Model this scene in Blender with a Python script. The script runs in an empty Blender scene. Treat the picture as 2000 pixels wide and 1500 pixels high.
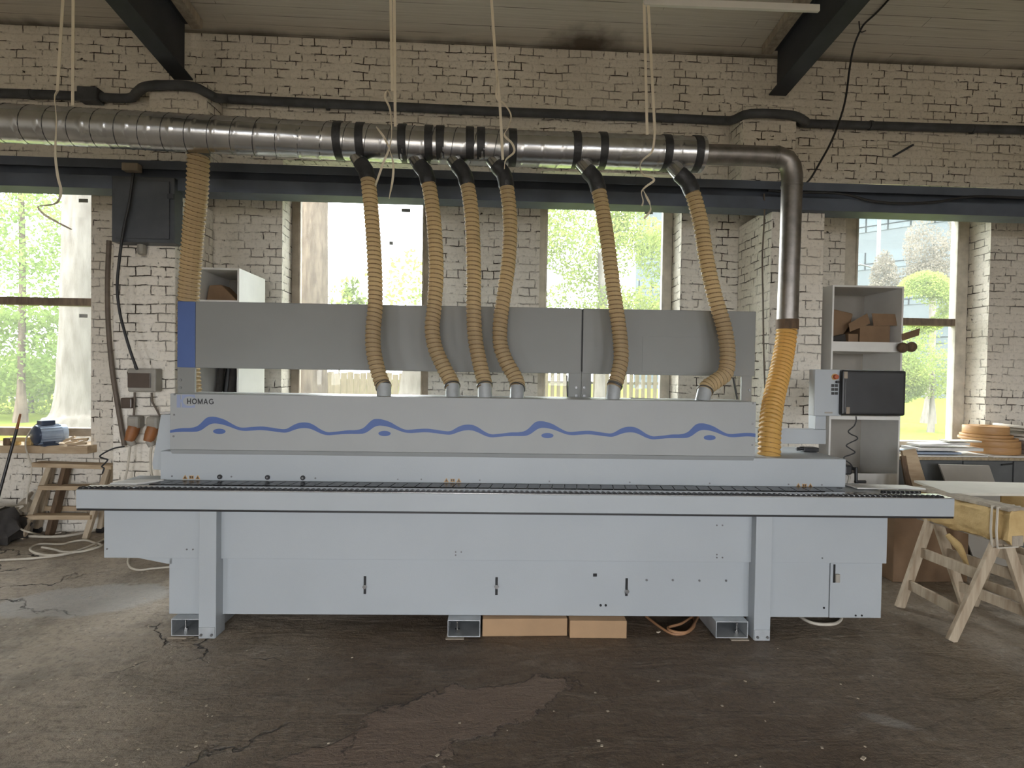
import bpy, bmesh, math, random
from mathutils import Vector, Matrix, noise as mnoise
random.seed(7)
scene = bpy.context.scene
COL = scene.collection
# ------------------------------------------------------------------ camera
FPX, YAW, PITCH, ROLL, CAMH = 1050.0, .0476, .018, .0155, 1.745
def cam_basis():
    f = Vector((math.sin(YAW)*math.cos(PITCH), math.cos(YAW)*math.cos(PITCH), -math.sin(PITCH)))
    r = f.cross(Vector((0, 0, 1))).normalized(); u = r.cross(f)
    return r*math.cos(ROLL)+u*math.sin(ROLL), u*math.cos(ROLL)-r*math.sin(ROLL), f
CR, CU, CF = cam_basis()
CP = Vector((0, 0, CAMH))
cam = bpy.data.objects.new('camera', bpy.data.cameras.new('camera'))
COL.objects.link(cam)
cam.data.sensor_fit = 'HORIZONTAL'; cam.data.sensor_width = 36
cam.data.lens = 36*FPX/2000
cam.data.clip_start = .05; cam.data.clip_end = 400
cam.matrix_world = Matrix(((CR.x, CU.x, -CF.x, CP.x), (CR.y, CU.y, -CF.y, CP.y), (CR.z, CU.z, -CF.z, CP.z), (0, 0, 0, 1)))
scene.camera = cam
# ------------------------------------------------------------------ light and exposure
scene.view_settings.view_transform = 'Standard'; scene.view_settings.look = 'None'
scene.view_settings.gamma = 1; scene.view_settings.use_curve_mapping = False
scene.view_settings.exposure = 0.60
scene.cycles.max_bounces = 8; scene.cycles.diffuse_bounces = 5; scene.cycles.glossy_bounces = 4
scene.cycles.transparent_max_bounces = 16; scene.cycles.transmission_bounces = 6
scene.cycles.use_denoising = True
scene.cycles.sample_clamp_indirect = 6
scene.cycles.caustics_reflective = False; scene.cycles.caustics_refractive = False
world = bpy.data.worlds.new('sky'); scene.world = world; world.use_nodes = True
wn = world.node_tree; bgn = wn.nodes['Background']
bgn.inputs['Color'].default_value = (.93, .955, 1.0, 1); bgn.inputs['Strength'].default_value = 12.0
sun = bpy.data.objects.new('sun', bpy.data.lights.new('sun', 'SUN')); COL.objects.link(sun)
sun.data.energy = 6.0; sun.data.angle = .02; sun.data.color = (1, .93, .82)
sun.rotation_euler = Vector((.80, .42, -.95)).to_track_quat('-Z', 'Y').to_euler()
def area(name, loc, aim, sx, sy, power, color, portal=False):
    l = bpy.data.lights.new(name, 'AREA'); l.shape = 'RECTANGLE'; l.size = sx; l.size_y = sy
    l.energy = power; l.color = color
    o = bpy.data.objects.new(name, l); COL.objects.link(o); o.location = loc
    o.rotation_euler = Vector(aim).to_track_quat('-Z', 'Y').to_euler()
    if portal: l.cycles.is_portal = True
    else: l.spread = math.radians(125)
    return o
WALL_Y = 5.90; FRAME_Y = 6.17; PIL_Y = 5.20
XMIN, XMAX, YMIN = -7.6, 7.9, -5.5
# unseen openings added behind the camera, shaped to bring in the front daylight
FRONT_WIN = [(-5.4, 1.2, 1.1, 3.5), (-.9, 2.6, 0.0, 2.9), (2.6, 1.2, 1.1, 3.5), (5.6, 1.2, 1.1, 3.5)]   # centre, width, bottom, top; the second is a gate opening added for low light
for k, (fx, fw, fz0, fz1) in enumerate(FRONT_WIN):
    area('daylight_portal_front_%d' % (k+1), (fx, YMIN-.15, (fz0+fz1)/2), (0, 1, 0), fw, fz1-fz0, 1, (1, 1, 1), True)
WIN_X = [(-5.72, -4.33), (-2.11, -.73), (.64, 2.0), (4.25, 5.50)]
for k, (a, b) in enumerate(WIN_X):
    area('daylight_portal_%d' % (k+1), ((a+b)/2, FRAME_Y+.10, 2.5), (0, -1, 0), b-a+.2, 3.2, 1, (1, 1, 1), True)

# ------------------------------------------------------------------ pixel -> place helpers
def ray(px, py): return CF+CR*((px-1000)/FPX)-CU*((py-750)/FPX)
def W(px, py, Y, k=0.0):                       # point on the vertical plane y = Y + k x
    d = ray(px, py); return CP+d*(Y/(d.y-k*d.x))
def Zp(px, py, z=0.0):                         # point on the horizontal plane at height z
    d = ray(px, py); return CP+d*((z-CP.z)/d.z)
def Xp(px, py, X):
    d = ray(px, py); return CP+d*(X/d.x)
MT = -.0242
M0 = Vector((0, 3.49, 0)); MX = Vector((math.cos(MT), math.sin(MT), 0)); MY = Vector((-math.sin(MT), math.cos(MT), 0))
def ML(px, py, yl):                            # machine-local point on its plane y = yl
    d = ray(px, py); t = (yl-(CP-M0).dot(MY))/d.dot(MY); p = CP+d*t-M0
    return Vector((p.dot(MX), yl, p.z))
def MW(x, y, z): return M0+MX*x+MY*y+Vector((0, 0, z))

# ------------------------------------------------------------------ materials
def nodes_of(name):
    m = bpy.data.materials.new(name); m.use_nodes = True
    nt = m.node_tree; b = nt.nodes['Principled BSDF']
    return m, nt, b
class NB:
    def __init__(s, nt): s.nt = nt
    def n(s, t, **kw):
        nd = s.nt.nodes.new(t)
        for k, v in kw.items():
            if k in nd.inputs: 
                s.set(nd, k, v)
            else: setattr(nd, k, v)
        return nd
    def set(s, nd, k, v):
        if hasattr(v, 'is_output') or isinstance(v, bpy.types.NodeSocket): s.nt.links.new(v, nd.inputs[k])
        else: nd.inputs[k].default_value = v
    def math(s, op, a, b=0.0, clamp=False):
        nd = s.nt.nodes.new('ShaderNodeMath'); nd.operation = op; nd.use_clamp = clamp
        s.set(nd, 0, a); s.set(nd, 1, b); return nd.outputs[0]
    def mix(s, fac, a, b):
        nd = s.nt.nodes.new('ShaderNodeMix'); nd.data_type = 'RGBA'
        s.set(nd, 0, fac)
        for i, v in ((6, a), (7, b)):
            if isinstance(v, (tuple, list)): v = tuple(v)+((1,) if len(v) == 3 else ())
            s.set(nd, i, v)
        return nd.outputs[2]
    def noise(s, vec, scale, detail=4, rough=.55, dist=0.0):
        nd = s.nt.nodes.new('ShaderNodeTexNoise'); s.nt.links.new(vec, nd.inputs['Vector'])
        nd.inputs['Scale'].default_value = scale; nd.inputs['Detail'].default_value = detail
        nd.inputs['Roughness'].default_value = rough; nd.inputs['Distortion'].default_value = dist
        return nd
    def ramp(s, v, lo, hi):
        nd = s.nt.nodes.new('ShaderNodeMapRange'); s.set(nd, 0, v); nd.inputs[1].default_value = lo; nd.inputs[2].default_value = hi
        nd.clamp = True; return nd.outputs[0]
    def vmath(s, op, a, b):
        nd = s.nt.nodes.new('ShaderNodeVectorMath'); nd.operation = op; s.set(nd, 0, a); s.set(nd, 1, b); return nd.outputs[0]
    def scale(s, vec, f):
        nd = s.nt.nodes.new('ShaderNodeMapping'); s.nt.links.new(vec, nd.inputs[0]); nd.inputs['Scale'].default_value = f; return nd.outputs[0]
    def bump(s, h, strength, dist, b):
        nd = s.nt.nodes.new('ShaderNodeBump'); s.set(nd, 'Height', h); nd.inputs['Strength'].default_value = strength
        nd.inputs['Distance'].default_value = dist; s.nt.links.new(nd.outputs[0], b.inputs['Normal'])
def mat(name, col, rough=.5, metal=0.0, var=.12, vscale=6.0, bump=0.0, bscale=60, col2=None, stretch=(1, 1, 1), spec=.5, trans=0.0, dust=None):
    m, nt, b = nodes_of(name); N = NB(nt)
    tc = N.n('ShaderNodeTexCoord').outputs['Object']
    v = N.scale(tc, stretch) if stretch != (1, 1, 1) else tc
    nz = N.noise(v, vscale, 5).outputs[0]
    c2 = col2 or tuple(c*(1-var*2) for c in col)
    c = N.mix(N.ramp(nz, .35, .68), col, c2)
    if dust:
        g = N.n('ShaderNodeNewGeometry'); sp = N.n('ShaderNodeSeparateXYZ'); nt.links.new(g.outputs['Normal'], sp.inputs[0])
        f = N.math('MULTIPLY', N.ramp(sp.outputs[2], .35, .9), N.ramp(N.noise(tc, 9, 5).outputs[0], .2, .6))
        c = N.mix(f, c, dust)
        nt.links.new(N.math('MULTIPLY', N.math('SUBTRACT', 1.0, f), metal), b.inputs['Metallic'])
        nt.links.new(N.math('ADD', N.math('MULTIPLY', f, .5), rough, True), b.inputs['Roughness'])
    else:
        b.inputs['Metallic'].default_value = metal; b.inputs['Roughness'].default_value = rough
    nt.links.new(c, b.inputs['Base Color'])
    b.inputs['Specular IOR Level'].default_value = spec
    if bump: N.bump(N.noise(v, bscale, 4).outputs[0], bump, .01, b)
    if trans:
        tr = N.n('ShaderNodeBsdfTranslucent'); nt.links.new(c, tr.inputs[0])
        mx = N.n('ShaderNodeMixShader'); mx.inputs[0].default_value = trans
        nt.links.new(b.outputs[0], mx.inputs[1]); nt.links.new(tr.outputs[0], mx.inputs[2])
        nt.links.new(mx.outputs[0], nt.nodes['Material Output'].inputs[0])
    return m
def brick_mat(name, base, base2, dark, course=.087, bw=.29, crack=.50, wear=.63, line=.010, off=(0, 0)):
    m, nt, b = nodes_of(name); N = NB(nt)
    uv = N.n('ShaderNodeTexCoord').outputs['UV']
    w = N.noise(uv, 3.2, 3); w2 = N.noise(uv, 16, 3)
    v = N.vmath('ADD', uv, N.vmath('SCALE', w.outputs[1], (0, 0, 0)))
    def warp(v, nz, amt):
        s1 = nt.nodes.new('ShaderNodeVectorMath'); s1.operation = 'SUBTRACT'; nt.links.new(nz.outputs[1], s1.inputs[0]); s1.inputs[1].default_value = (.5, .5, .5)
        s2 = nt.nodes.new('ShaderNodeVectorMath'); s2.operation = 'SCALE'; nt.links.new(s1.outputs[0], s2.inputs[0]); s2.inputs['Scale'].default_value = amt
        return N.vmath('ADD', v, s2.outputs[0])
    v = warp(uv, w, .045); v = warp(v, w2, .014)
    def brick(ms, sm):
        t = nt.nodes.new('ShaderNodeTexBrick'); nt.links.new(v, t.inputs['Vector'])
        t.offset = .5; t.offset_frequency = 2; t.squash = .5; t.squash_frequency = 2
        t.inputs['Scale'].default_value = 1; t.inputs['Mortar Size'].default_value = ms; t.inputs['Mortar Smooth'].default_value = sm
        t.inputs['Brick Width'].default_value = bw; t.inputs['Row Height'].default_value = course
        t.inputs['Color1'].default_value = (0, 0, 0, 1); t.inputs['Color2'].default_value = (1, 1, 1, 1)
        return t
    thin = brick(line, .45); wide = brick(.020, 1.0)
    mask = N.ramp(N.noise(uv, 5.5, 4, .6).outputs[0], crack, crack+.07)
    mask2 = N.ramp(N.noise(uv, 1.3, 3, .6).outputs[0], .30, .55)
    cr = N.math('MULTIPLY', thin.outputs['Fac'], N.math('MULTIPLY', mask, N.math('ADD', N.math('MULTIPLY', mask2, .8), .2)))
    holes = N.ramp(N.noise(uv, 9, 6, .6).outputs[0], wear+.06, wear+.09)
    dk = N.math('MAXIMUM', cr, holes)
    big = N.ramp(N.noise(uv, 1.1, 5, .6).outputs[0], .3, .7)
    c = N.mix(big, base, base2)
    c = N.mix(N.math('MULTIPLY', thin.outputs['Color'], .14), c, tuple(x*.7 for x in base))
    c = N.mix(N.ramp(N.noise(uv, 30, 4, .7).outputs[0], .52, .8), c, tuple(x*.62 for x in base2))
    c = N.mix(dk, c, dark)
    nt.links.new(c, b.inputs['Base Color']); b.inputs['Roughness'].default_value = .75; b.inputs['Specular IOR Level'].default_value = .25
    h = N.math('SUBTRACT', N.math('MULTIPLY', N.noise(uv, 24, 5, .65).outputs[0], .5), N.math('ADD', N.math('MULTIPLY', wide.outputs['Fac'], .35), N.math('MULTIPLY', dk, .9)))
    N.bump(h, .8, .012, b)
    return m
M = {}
M['brick'] = brick_mat('white_painted_brick', (.80, .755, .675), (.66, .615, .535), (.045, .034, .026), bw=.26, crack=.47, wear=.62, line=.0062)
M['brick_pier'] = brick_mat('whiter_painted_pier_brick', (.86, .82, .74), (.76, .71, .62), (.05, .04, .03), .087, .28, .46, .66, .0062)
M['brick_out'] = brick_mat('outdoor_brick', (.16, .145, .13), (.12, .105, .09), (.05, .045, .04), .09, .3, .2, .8)
def ceiling_mat():
    m, nt, b = nodes_of('painted_ceiling_boards'); N = NB(nt)
    tc = N.n('ShaderNodeTexCoord').outputs['Object']
    w = N.noise(tc, 1.2, 3)
    s2 = nt.nodes.new('ShaderNodeVectorMath'); s2.operation = 'SCALE'; nt.links.new(w.outputs[1], s2.inputs[0]); s2.inputs['Scale'].default_value = .02
    v = N.vmath('ADD', tc, s2.outputs[0])
    t = nt.nodes.new('ShaderNodeTexBrick'); nt.links.new(v, t.inputs['Vector'])
    t.inputs['Scale'].default_value = 1; t.inputs['Mortar Size'].default_value = .004; t.inputs['Mortar Smooth'].default_value = .5
    t.inputs['Brick Width'].default_value = 2.7; t.inputs['Row Height'].default_value = .125; t.offset = .37
    msk = N.ramp(N.noise(N.scale(tc, (.6, 4, 1)), 2.0, 4).outputs[0], .42, .60)
    cr = N.math('MULTIPLY', t.outputs['Fac'], msk)
    st = N.noise(N.scale(tc, (.5, 18, 1)), 3, 5).outputs[0]
    c = N.mix(N.ramp(st, .3, .75), (.58, .545, .48), (.46, .43, .375))
    c = N.mix(N.math('MULTIPLY', cr, .85), c, (.06, .05, .04))
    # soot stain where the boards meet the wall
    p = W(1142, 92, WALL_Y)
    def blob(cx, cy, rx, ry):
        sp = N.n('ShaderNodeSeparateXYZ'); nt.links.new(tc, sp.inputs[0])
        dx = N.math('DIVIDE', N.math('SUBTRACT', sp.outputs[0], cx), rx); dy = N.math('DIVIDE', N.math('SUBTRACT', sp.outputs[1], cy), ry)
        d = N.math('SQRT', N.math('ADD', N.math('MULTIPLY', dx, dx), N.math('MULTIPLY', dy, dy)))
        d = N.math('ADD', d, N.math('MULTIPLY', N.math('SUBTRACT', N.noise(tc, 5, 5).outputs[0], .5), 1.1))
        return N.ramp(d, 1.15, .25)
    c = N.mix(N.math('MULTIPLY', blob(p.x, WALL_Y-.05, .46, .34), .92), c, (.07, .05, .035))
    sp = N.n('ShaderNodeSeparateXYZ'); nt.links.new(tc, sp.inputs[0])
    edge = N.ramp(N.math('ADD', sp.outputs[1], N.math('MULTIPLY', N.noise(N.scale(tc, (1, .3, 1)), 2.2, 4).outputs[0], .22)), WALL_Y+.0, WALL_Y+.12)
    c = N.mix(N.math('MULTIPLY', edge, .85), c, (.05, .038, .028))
    nt.links.new(c, b.inputs['Base Color']); b.inputs['Roughness'].default_value = .8
    N.bump(N.math('SUBTRACT', N.math('MULTIPLY', st, .3), t.outputs['Fac']), .5, .006, b)
    return m
M['ceiling'] = ceiling_mat()
def floor_mat():
    m, nt, b = nodes_of('worn_dusty_concrete'); N = NB(nt)
    tc = N.n('ShaderNodeTexCoord').outputs['Object']
    n1 = N.noise(tc, .8, 6, .6).outputs[0]; n2 = N.noise(tc, 6, 6, .7).outputs[0]; n3 = N.noise(tc, 45, 5, .7).outputs[0]
    st = N.noise(N.scale(tc, (.8, 2.6, 1)), 2.6, 6, .65, .6).outputs[0]
    c = N.mix(N.ramp(n1, .3, .7), (.115, .080, .052), (.175, .130, .090))
    sp = N.n('ShaderNodeSeparateXYZ'); nt.links.new(tc, sp.inputs[0]); X, Y = sp.outputs[0], sp.outputs[1]
    # the left bay is dustier, and window light is painted in as paler colour
    left = N.ramp(N.math('ADD', X, N.math('MULTIPLY', N.math('SUBTRACT', n1, .5), 2.4)), -.7, -1.9)
    c = N.mix(N.math('MULTIPLY', left, .85), c, (.46, .39, .305))
    right = N.ramp(N.math('ADD', X, N.math('MULTIPLY', N.math('SUBTRACT', n1, .5), 2.0)), 1.6, 3.2)  # right bay paler too, its window light put into the colour
    c = N.mix(N.math('MULTIPLY', right, .75), c, (.36, .30, .23))
    c = N.mix(N.math('MULTIPLY', N.ramp(st, .5, .78), .55), c, (.30, .265, .22))
    c = N.mix(N.math('MULTIPLY', N.ramp(n2, .55, .75), .45), c, (.05, .037, .028))
    def ell(cx, cy, rx, ry, ang, lo=1.0, hi=.85, amp=.9, sc=3.0):
        ca, sa = math.cos(ang), math.sin(ang)
        dx = N.math('SUBTRACT', X, cx); dy = N.math('SUBTRACT', Y, cy)
        u = N.math('DIVIDE', N.math('ADD', N.math('MULTIPLY', dx, ca), N.math('MULTIPLY', dy, sa)), rx)
        v = N.math('DIVIDE', N.math('SUBTRACT', N.math('MULTIPLY', dy, ca), N.math('MULTIPLY', dx, sa)), ry)
        d = N.math('SQRT', N.math('ADD', N.math('MULTIPLY', u, u), N.math('MULTIPLY', v, v)))
        d = N.math('ADD', d, N.math('MULTIPLY', N.math('SUBTRACT', N.noise(tc, sc, 7, .62).outputs[0], .5), amp))
        return d, N.ramp(d, lo, hi)
    g1 = N.noise(tc, 26, 6, .8).outputs[0]; g2 = N.noise(tc, 11, 6, .75).outputs[0]; lr = N.math('ADD', N.math('MULTIPLY', N.math('MAXIMUM', left, right), .75), .25)
    c = N.mix(N.math('MULTIPLY', N.ramp(g1, .50, .66), .55), c, (.035, .026, .019))
    c = N.mix(N.math('MULTIPLY', N.math('MULTIPLY', N.ramp(g2, .54, .70), lr), .55), c, (.55, .50, .43))
    c = N.mix(N.math('MULTIPLY', N.math('MULTIPLY', N.ramp(N.noise(tc, 2.1, 7, .7).outputs[0], .50, .62), lr), .40), c, (.07, .055, .042))
    p1 = Zp(165, 1172); d1, e1 = ell(p1.x, p1.y, .62, .32, .15)
    c = N.mix(N.math('MULTIPLY', e1, .6), c, (.50, .50, .49))
    p2 = Zp(900, 1395); d2, e2 = ell(p2.x, p2.y, .60, .22, .50, 1.0, .93, 1.9, 2.6)
    p4 = Zp(700, 1475); d4, e4 = ell(p4.x+.05, p4.y, .46, .17, .25, 1.0, .93, 1.7, 2.6)
    e2 = N.math('MAXIMUM', e2, e4)
    c = N.mix(N.math('MULTIPLY', e2, .85), c, (.225, .165, .125))
    rim = N.math('MULTIPLY', N.ramp(N.math('ABSOLUTE', N.math('SUBTRACT', d2, .98)), .035, .0), N.ramp(n2, .42, .5))
    c = N.mix(N.math('MULTIPLY', rim, .85), c, (.03, .02, .015))
    p3 = Zp(1740, 1410); d3, e3 = ell(p3.x, p3.y, .18, .05, -.5, 1.0, .5, 1.4, 6)
    c = N.mix(N.math('MULTIPLY', e3, .6), c, (.35, .33, .3))
    # cracks
    w = N.noise(tc, 1.7, 5, .6)
    s2 = nt.nodes.new('ShaderNodeVectorMath'); s2.operation = 'SCALE'; nt.links.new(w.outputs[1], s2.inputs[0]); s2.inputs['Scale'].default_value = .9
    vo = nt.nodes.new('ShaderNodeTexVoronoi'); vo.feature = 'DISTANCE_TO_EDGE'
    nt.links.new(N.vmath('ADD', N.scale(tc, (.7, 1.6, 1)), s2.outputs[0]), vo.inputs['Vector']); vo.inputs['Scale'].default_value = .85
    crk = N.math('MULTIPLY', N.ramp(vo.outputs[0], .012, .003), N.ramp(N.noise(tc, 1.5, 3).outputs[0], .47, .56))
    crk = N.math('MULTIPLY', crk, N.ramp(X, -.4, -1.6))
    c = N.mix(N.math('MULTIPLY', crk, .9), c, (.02, .014, .01))
    spk = N.ramp(N.noise(tc, 90, 2, .5).outputs[0], .72, .76)
    c = N.mix(N.math('MULTIPLY', spk, .55), c, (.42, .39, .34))
    nt.links.new(c, b.inputs['Base Color'])
    nt.links.new(N.math('SUBTRACT', .62, N.math('MULTIPLY', N.ramp(n1, .35, .7), .20)), b.inputs['Roughness'])
    b.inputs['Specular IOR Level'].default_value = .45
    h = N.math('ADD', N.math('MULTIPLY', n3, .35), N.math('ADD', N.math('MULTIPLY', st, 1.2), N.math('MULTIPLY', n2, .8)))
    h = N.math('SUBTRACT', N.math('ADD', h, N.math('MULTIPLY', e2, .35)), N.math('MULTIPLY', crk, 1.2))
    N.bump(h, 1.0, .035, b)
    return m
M['floor'] = floor_mat()
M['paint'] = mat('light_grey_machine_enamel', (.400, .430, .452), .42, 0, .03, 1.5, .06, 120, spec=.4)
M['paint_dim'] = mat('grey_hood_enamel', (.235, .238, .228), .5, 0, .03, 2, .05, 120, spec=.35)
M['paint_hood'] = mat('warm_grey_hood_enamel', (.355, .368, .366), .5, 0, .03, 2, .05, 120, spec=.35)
M['galv'] = mat('galvanised_channel', (.50, .53, .55), .45, .35, .12, 8)
M['blue'] = mat('blue_graphic', (.062, .115, .31), .5, 0, .04, 4)
M['blue_pale'] = mat('pale_blue_print', (.26, .31, .46), .5, 0, .04, 4)
M['black'] = mat('black_plastic', (.012, .012, .013), .4, 0, .1, 9)
M['rubber'] = mat('black_rubber_track', (.02, .02, .022), .25, .2, .2, 14)
M['chrome'] = mat('bright_steel', (.62, .62, .62), .25, 1, .1, 20)
M['screw'] = mat('dull_steel_screw', (.22, .22, .22), .4, .8, .1, 20)
M['duct'] = mat('dusty_galvanised_duct', (.55, .56, .57), .24, 1, .10, 7, .05, 30, dust=(.20, .165, .125))
M['duct_dark'] = mat('aged_galvanised_pipe', (.30, .28, .26), .42, 1, .18, 9, .06, 30, dust=(.16, .12, .09))
M['tape'] = mat('dark_duct_tape', (.05, .052, .056), .45, .3, .2, 12, .5, 30)
M['hose'] = mat('cream_plastic_hose', (.86, .71, .47), .42, 0, .06, 3, trans=.70, spec=.4)
M['hose_y'] = mat('amber_plastic_hose', (.90, .60, .20), .4, 0, .06, 3, trans=.5, spec=.4)
M['rib'] = mat('brown_hose_spiral', (.32, .21, .10), .5, 0, .08, 5, trans=.25)  # shade of the hose grooves, put into the colour of an added spiral
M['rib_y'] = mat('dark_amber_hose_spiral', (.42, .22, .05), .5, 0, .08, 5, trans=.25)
M['strap'] = mat('cream_strap', (.90, .83, .69), .7, 0, .05, 9, trans=.25)
M['steel_blue'] = mat('dark_blue_grey_steel', (.11, .13, .168), .55, .1, .12, 3, .1, 30, spec=.3)
M['steel_black'] = mat('dark_roof_steel', (.062, .068, .08), .6, .1, .15, 3, .1, 30, spec=.3)
M['conduit'] = mat('grey_painted_pipe', (.075, .08, .088), .6, 0, .2, 6, .2, 30, spec=.3)
M['cab_grey'] = mat('grey_steel_enclosure', (.09, .10, .115), .45, .2, .2, 3, .1, 20)
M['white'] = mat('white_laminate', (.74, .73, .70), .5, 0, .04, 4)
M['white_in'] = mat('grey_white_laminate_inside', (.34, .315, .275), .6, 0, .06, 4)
M['wood'] = mat('weathered_pine', (.50, .39, .26), .75, 0, .2, 3, .3, 25, stretch=(1, 6, 6), col2=(.35, .25, .155))
M['wood_v'] = mat('weathered_pine_upright', (.50, .42, .31), .75, 0, .2, 3, .3, 25, stretch=(7, 7, 1), col2=(.33, .25, .17))
M['wood_dark'] = mat('dark_old_wood', (.15, .095, .055), .8, 0, .25, 5, .3, 25, stretch=(5, 5, 1))
M['wood_grey'] = mat('grey_dusty_timber', (.44, .38, .30), .8, 0, .2, 4, .3, 25, stretch=(5, 5, 1))
M['frame_w'] = mat('peeling_white_window_frame', (.62, .57, .48), .6, 0, .18, 6, .3, 25)
M['frame_m'] = mat('grey_brown_window_wood', (.36, .30, .235), .7, 0, .2, 6, .3, 25)
M['frame_d'] = mat('bare_brown_window_wood', (.22, .165, .12), .7, 0, .2, 6, .3, 25, stretch=(5, 5, 1))
M['card'] = mat('brown_cardboard', (.42, .27, .15), .8, 0, .08, 4, .1, 60)
M['card_d'] = mat('dark_brown_cardboard', (.24, .15, .085), .8, 0, .12, 4, .1, 60)
M['foam'] = mat('yellow_foam_wrap', (.62, .46, .22), .85, 0, .2, 5, .8, 22, col2=(.42, .28, .11))
M['board'] = mat('pale_chipboard_face', (.66, .63, .55), .6, 0, .04, 6)
M['edge'] = mat('raw_chipboard_edge', (.42, .33, .21), .8, 0, .2, 40)
M['roll'] = mat('brown_edging_coil', (.50, .29, .12), .5, 0, .12, 60, stretch=(.2, .2, 6), col2=(.35, .18, .07))
M['roll_w'] = mat('pale_edging_coil', (.62, .58, .50), .5, 0, .12, 60, stretch=(.2, .2, 6))
M['roll_d'] = mat('dark_edging_coil', (.12, .09, .07), .5, 0, .12, 60, stretch=(.2, .2, 6))
M['desk'] = mat('dark_grey_cabinet', (.115, .12, .12), .5, 0, .1, 5)
M['screen'] = mat('dusty_dark_screen', (.022, .023, .025), .35, 0, .3, 2.5, col2=(.04, .042, .045))
M['red'] = mat('worn_red_button', (.40, .09, .03), .5)
M['orange'] = mat('orange_brown_plug', (.30, .115, .035), .55, 0, .15, 12)
M['plug'] = mat('grey_beige_socket', (.33, .31, .27), .6, 0, .1, 9)
M['smoke'] = mat('brown_smoked_cover', (.09, .065, .05), .3)
M['cable_k'] = mat('black_cable', (.02, .02, .022), .55)
M['cable_b'] = mat('brown_grey_pipe', (.16, .125, .095), .65, 0, .2, 9)
M['cable_w'] = mat('white_cable', (.60, .55, .46), .6, 0, .1, 9)
M['cable_o'] = mat('orange_brown_cable', (.38, .20, .10), .6, 0, .1, 9)
M['motor'] = mat('blue_motor_enamel', (.06, .085, .14), .3, .3, .15, 9)
M['motor_w'] = mat('bright_motor_body', (.36, .44, .58), .35, .3, .1, 9)
M['sticker'] = mat('grey_pane_sticker', (.30, .31, .30), .6)
M['warn'] = mat('yellow_orange_sign', (.60, .36, .12), .5)
M['ink'] = mat('dark_print', (.03, .03, .035), .5)
M['bag'] = mat('dark_woven_bag', (.05, .045, .042), .85, 0, .2, 9, .5, 20)
M['bark'] = mat('pale_tree_bark', (.088, .070, .053), .9, 0, .2, 5, 1.0, 9, stretch=(2.4, 2.4, .6), col2=(.04, .03, .022), spec=0)
M['bark_g'] = mat('grey_tree_bark', (.105, .098, .088), .9, 0, .15, 4, 1.0, 9, stretch=(2.4, 2.4, .6), col2=(.065, .058, .05), spec=0)
def leaf_mat(name, a, b2, tr=.5):
    m, nt, b = nodes_of(name); N = NB(nt)
    tc = N.n('ShaderNodeTexCoord').outputs['Object']
    c = N.mix(N.ramp(N.noise(tc, 1.5, 4).outputs[0], .35, .65), a, b2)
    nt.links.new(c, b.inputs['Base Color']); b.inputs['Roughness'].default_value = .8; b.inputs['Specular IOR Level'].default_value = .05
    t = N.n('ShaderNodeBsdfTranslucent'); nt.links.new(c, t.inputs[0])
    mx = N.n('ShaderNodeMixShader'); mx.inputs[0].default_value = tr
    nt.links.new(b.outputs[0], mx.inputs[1]); nt.links.new(t.outputs[0], mx.inputs[2])
    nt.links.new(mx.outputs[0], nt.nodes['Material Output'].inputs[0]); return m
M['leaf'] = leaf_mat('spring_green_leaves', (.17, .23, .065), (.095, .15, .04))
M['leaf_y'] = leaf_mat('yellow_green_leaves', (.19, .23, .058), (.11, .155, .04))
M['leaf_p'] = leaf_mat('pale_dry_leaves', (.15, .135, .11), (.085, .078, .064))
M['grass'] = mat('sunlit_grass', (.085, .105, .018), .9, 0, .2, 2.5, .8, 30, spec=0, col2=(.055, .078, .015))
M['yard'] = mat('yard_concrete', (.22, .19, .15), .9, 0, .1, 1)
M['fence'] = mat('pale_wooden_fence', (.11, .09, .058), .8, 0, .15, 6, stretch=(6, 6, 1), spec=0)
M['fence_w'] = mat('white_picket_paint', (.12, .118, .11), .8, 0, .1, 6, spec=0)
M['facade'] = mat('pale_facade_panels', (.050, .060, .066), .8, 0, .05, 1, spec=0)
M['facade_glass'] = mat('blue_facade_glazing', (.011, .025, .032), .5, .1, .15, .4)
M['facade_line'] = mat('grey_facade_mullion', (.009, .012, .015), .9, spec=0)
M['tile_foot'] = mat('pale_packing_tile', (.33, .28, .22), .8)
M['debris'] = mat('pale_wood_chips', (.62, .54, .42), .8)
def glass_mat():
    m, nt, b = nodes_of('dusty_window_glass'); nt.nodes.remove(b); N = NB(nt)
    t = N.n('ShaderNodeBsdfTransparent'); t.inputs[0].default_value = (.97, .98, .96, 1)
    g = N.n('ShaderNodeBsdfGlossy'); g.inputs['Roughness'].default_value = .02
    lw = N.n('ShaderNodeFresnel'); lw.inputs[0].default_value = 1.3
    mx = N.n('ShaderNodeMixShader'); nt.links.new(N.math('MULTIPLY', lw.outputs[0], .5), mx.inputs[0])
    nt.links.new(t.outputs[0], mx.inputs[1]); nt.links.new(g.outputs[0], mx.inputs[2])
    dsv = N.n('ShaderNodeBsdfTranslucent'); dsv.inputs[0].default_value = (.95, .95, .90, 1)
    mx2 = N.n('ShaderNodeMixShader'); mx2.inputs[0].default_value = .024
    nt.links.new(mx.outputs[0], mx2.inputs[1]); nt.links.new(dsv.outputs[0], mx2.inputs[2])
    nt.links.new(mx2.outputs[0], nt.nodes['Material Output'].inputs[0]); return m
M['glass'] = glass_mat()

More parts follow.
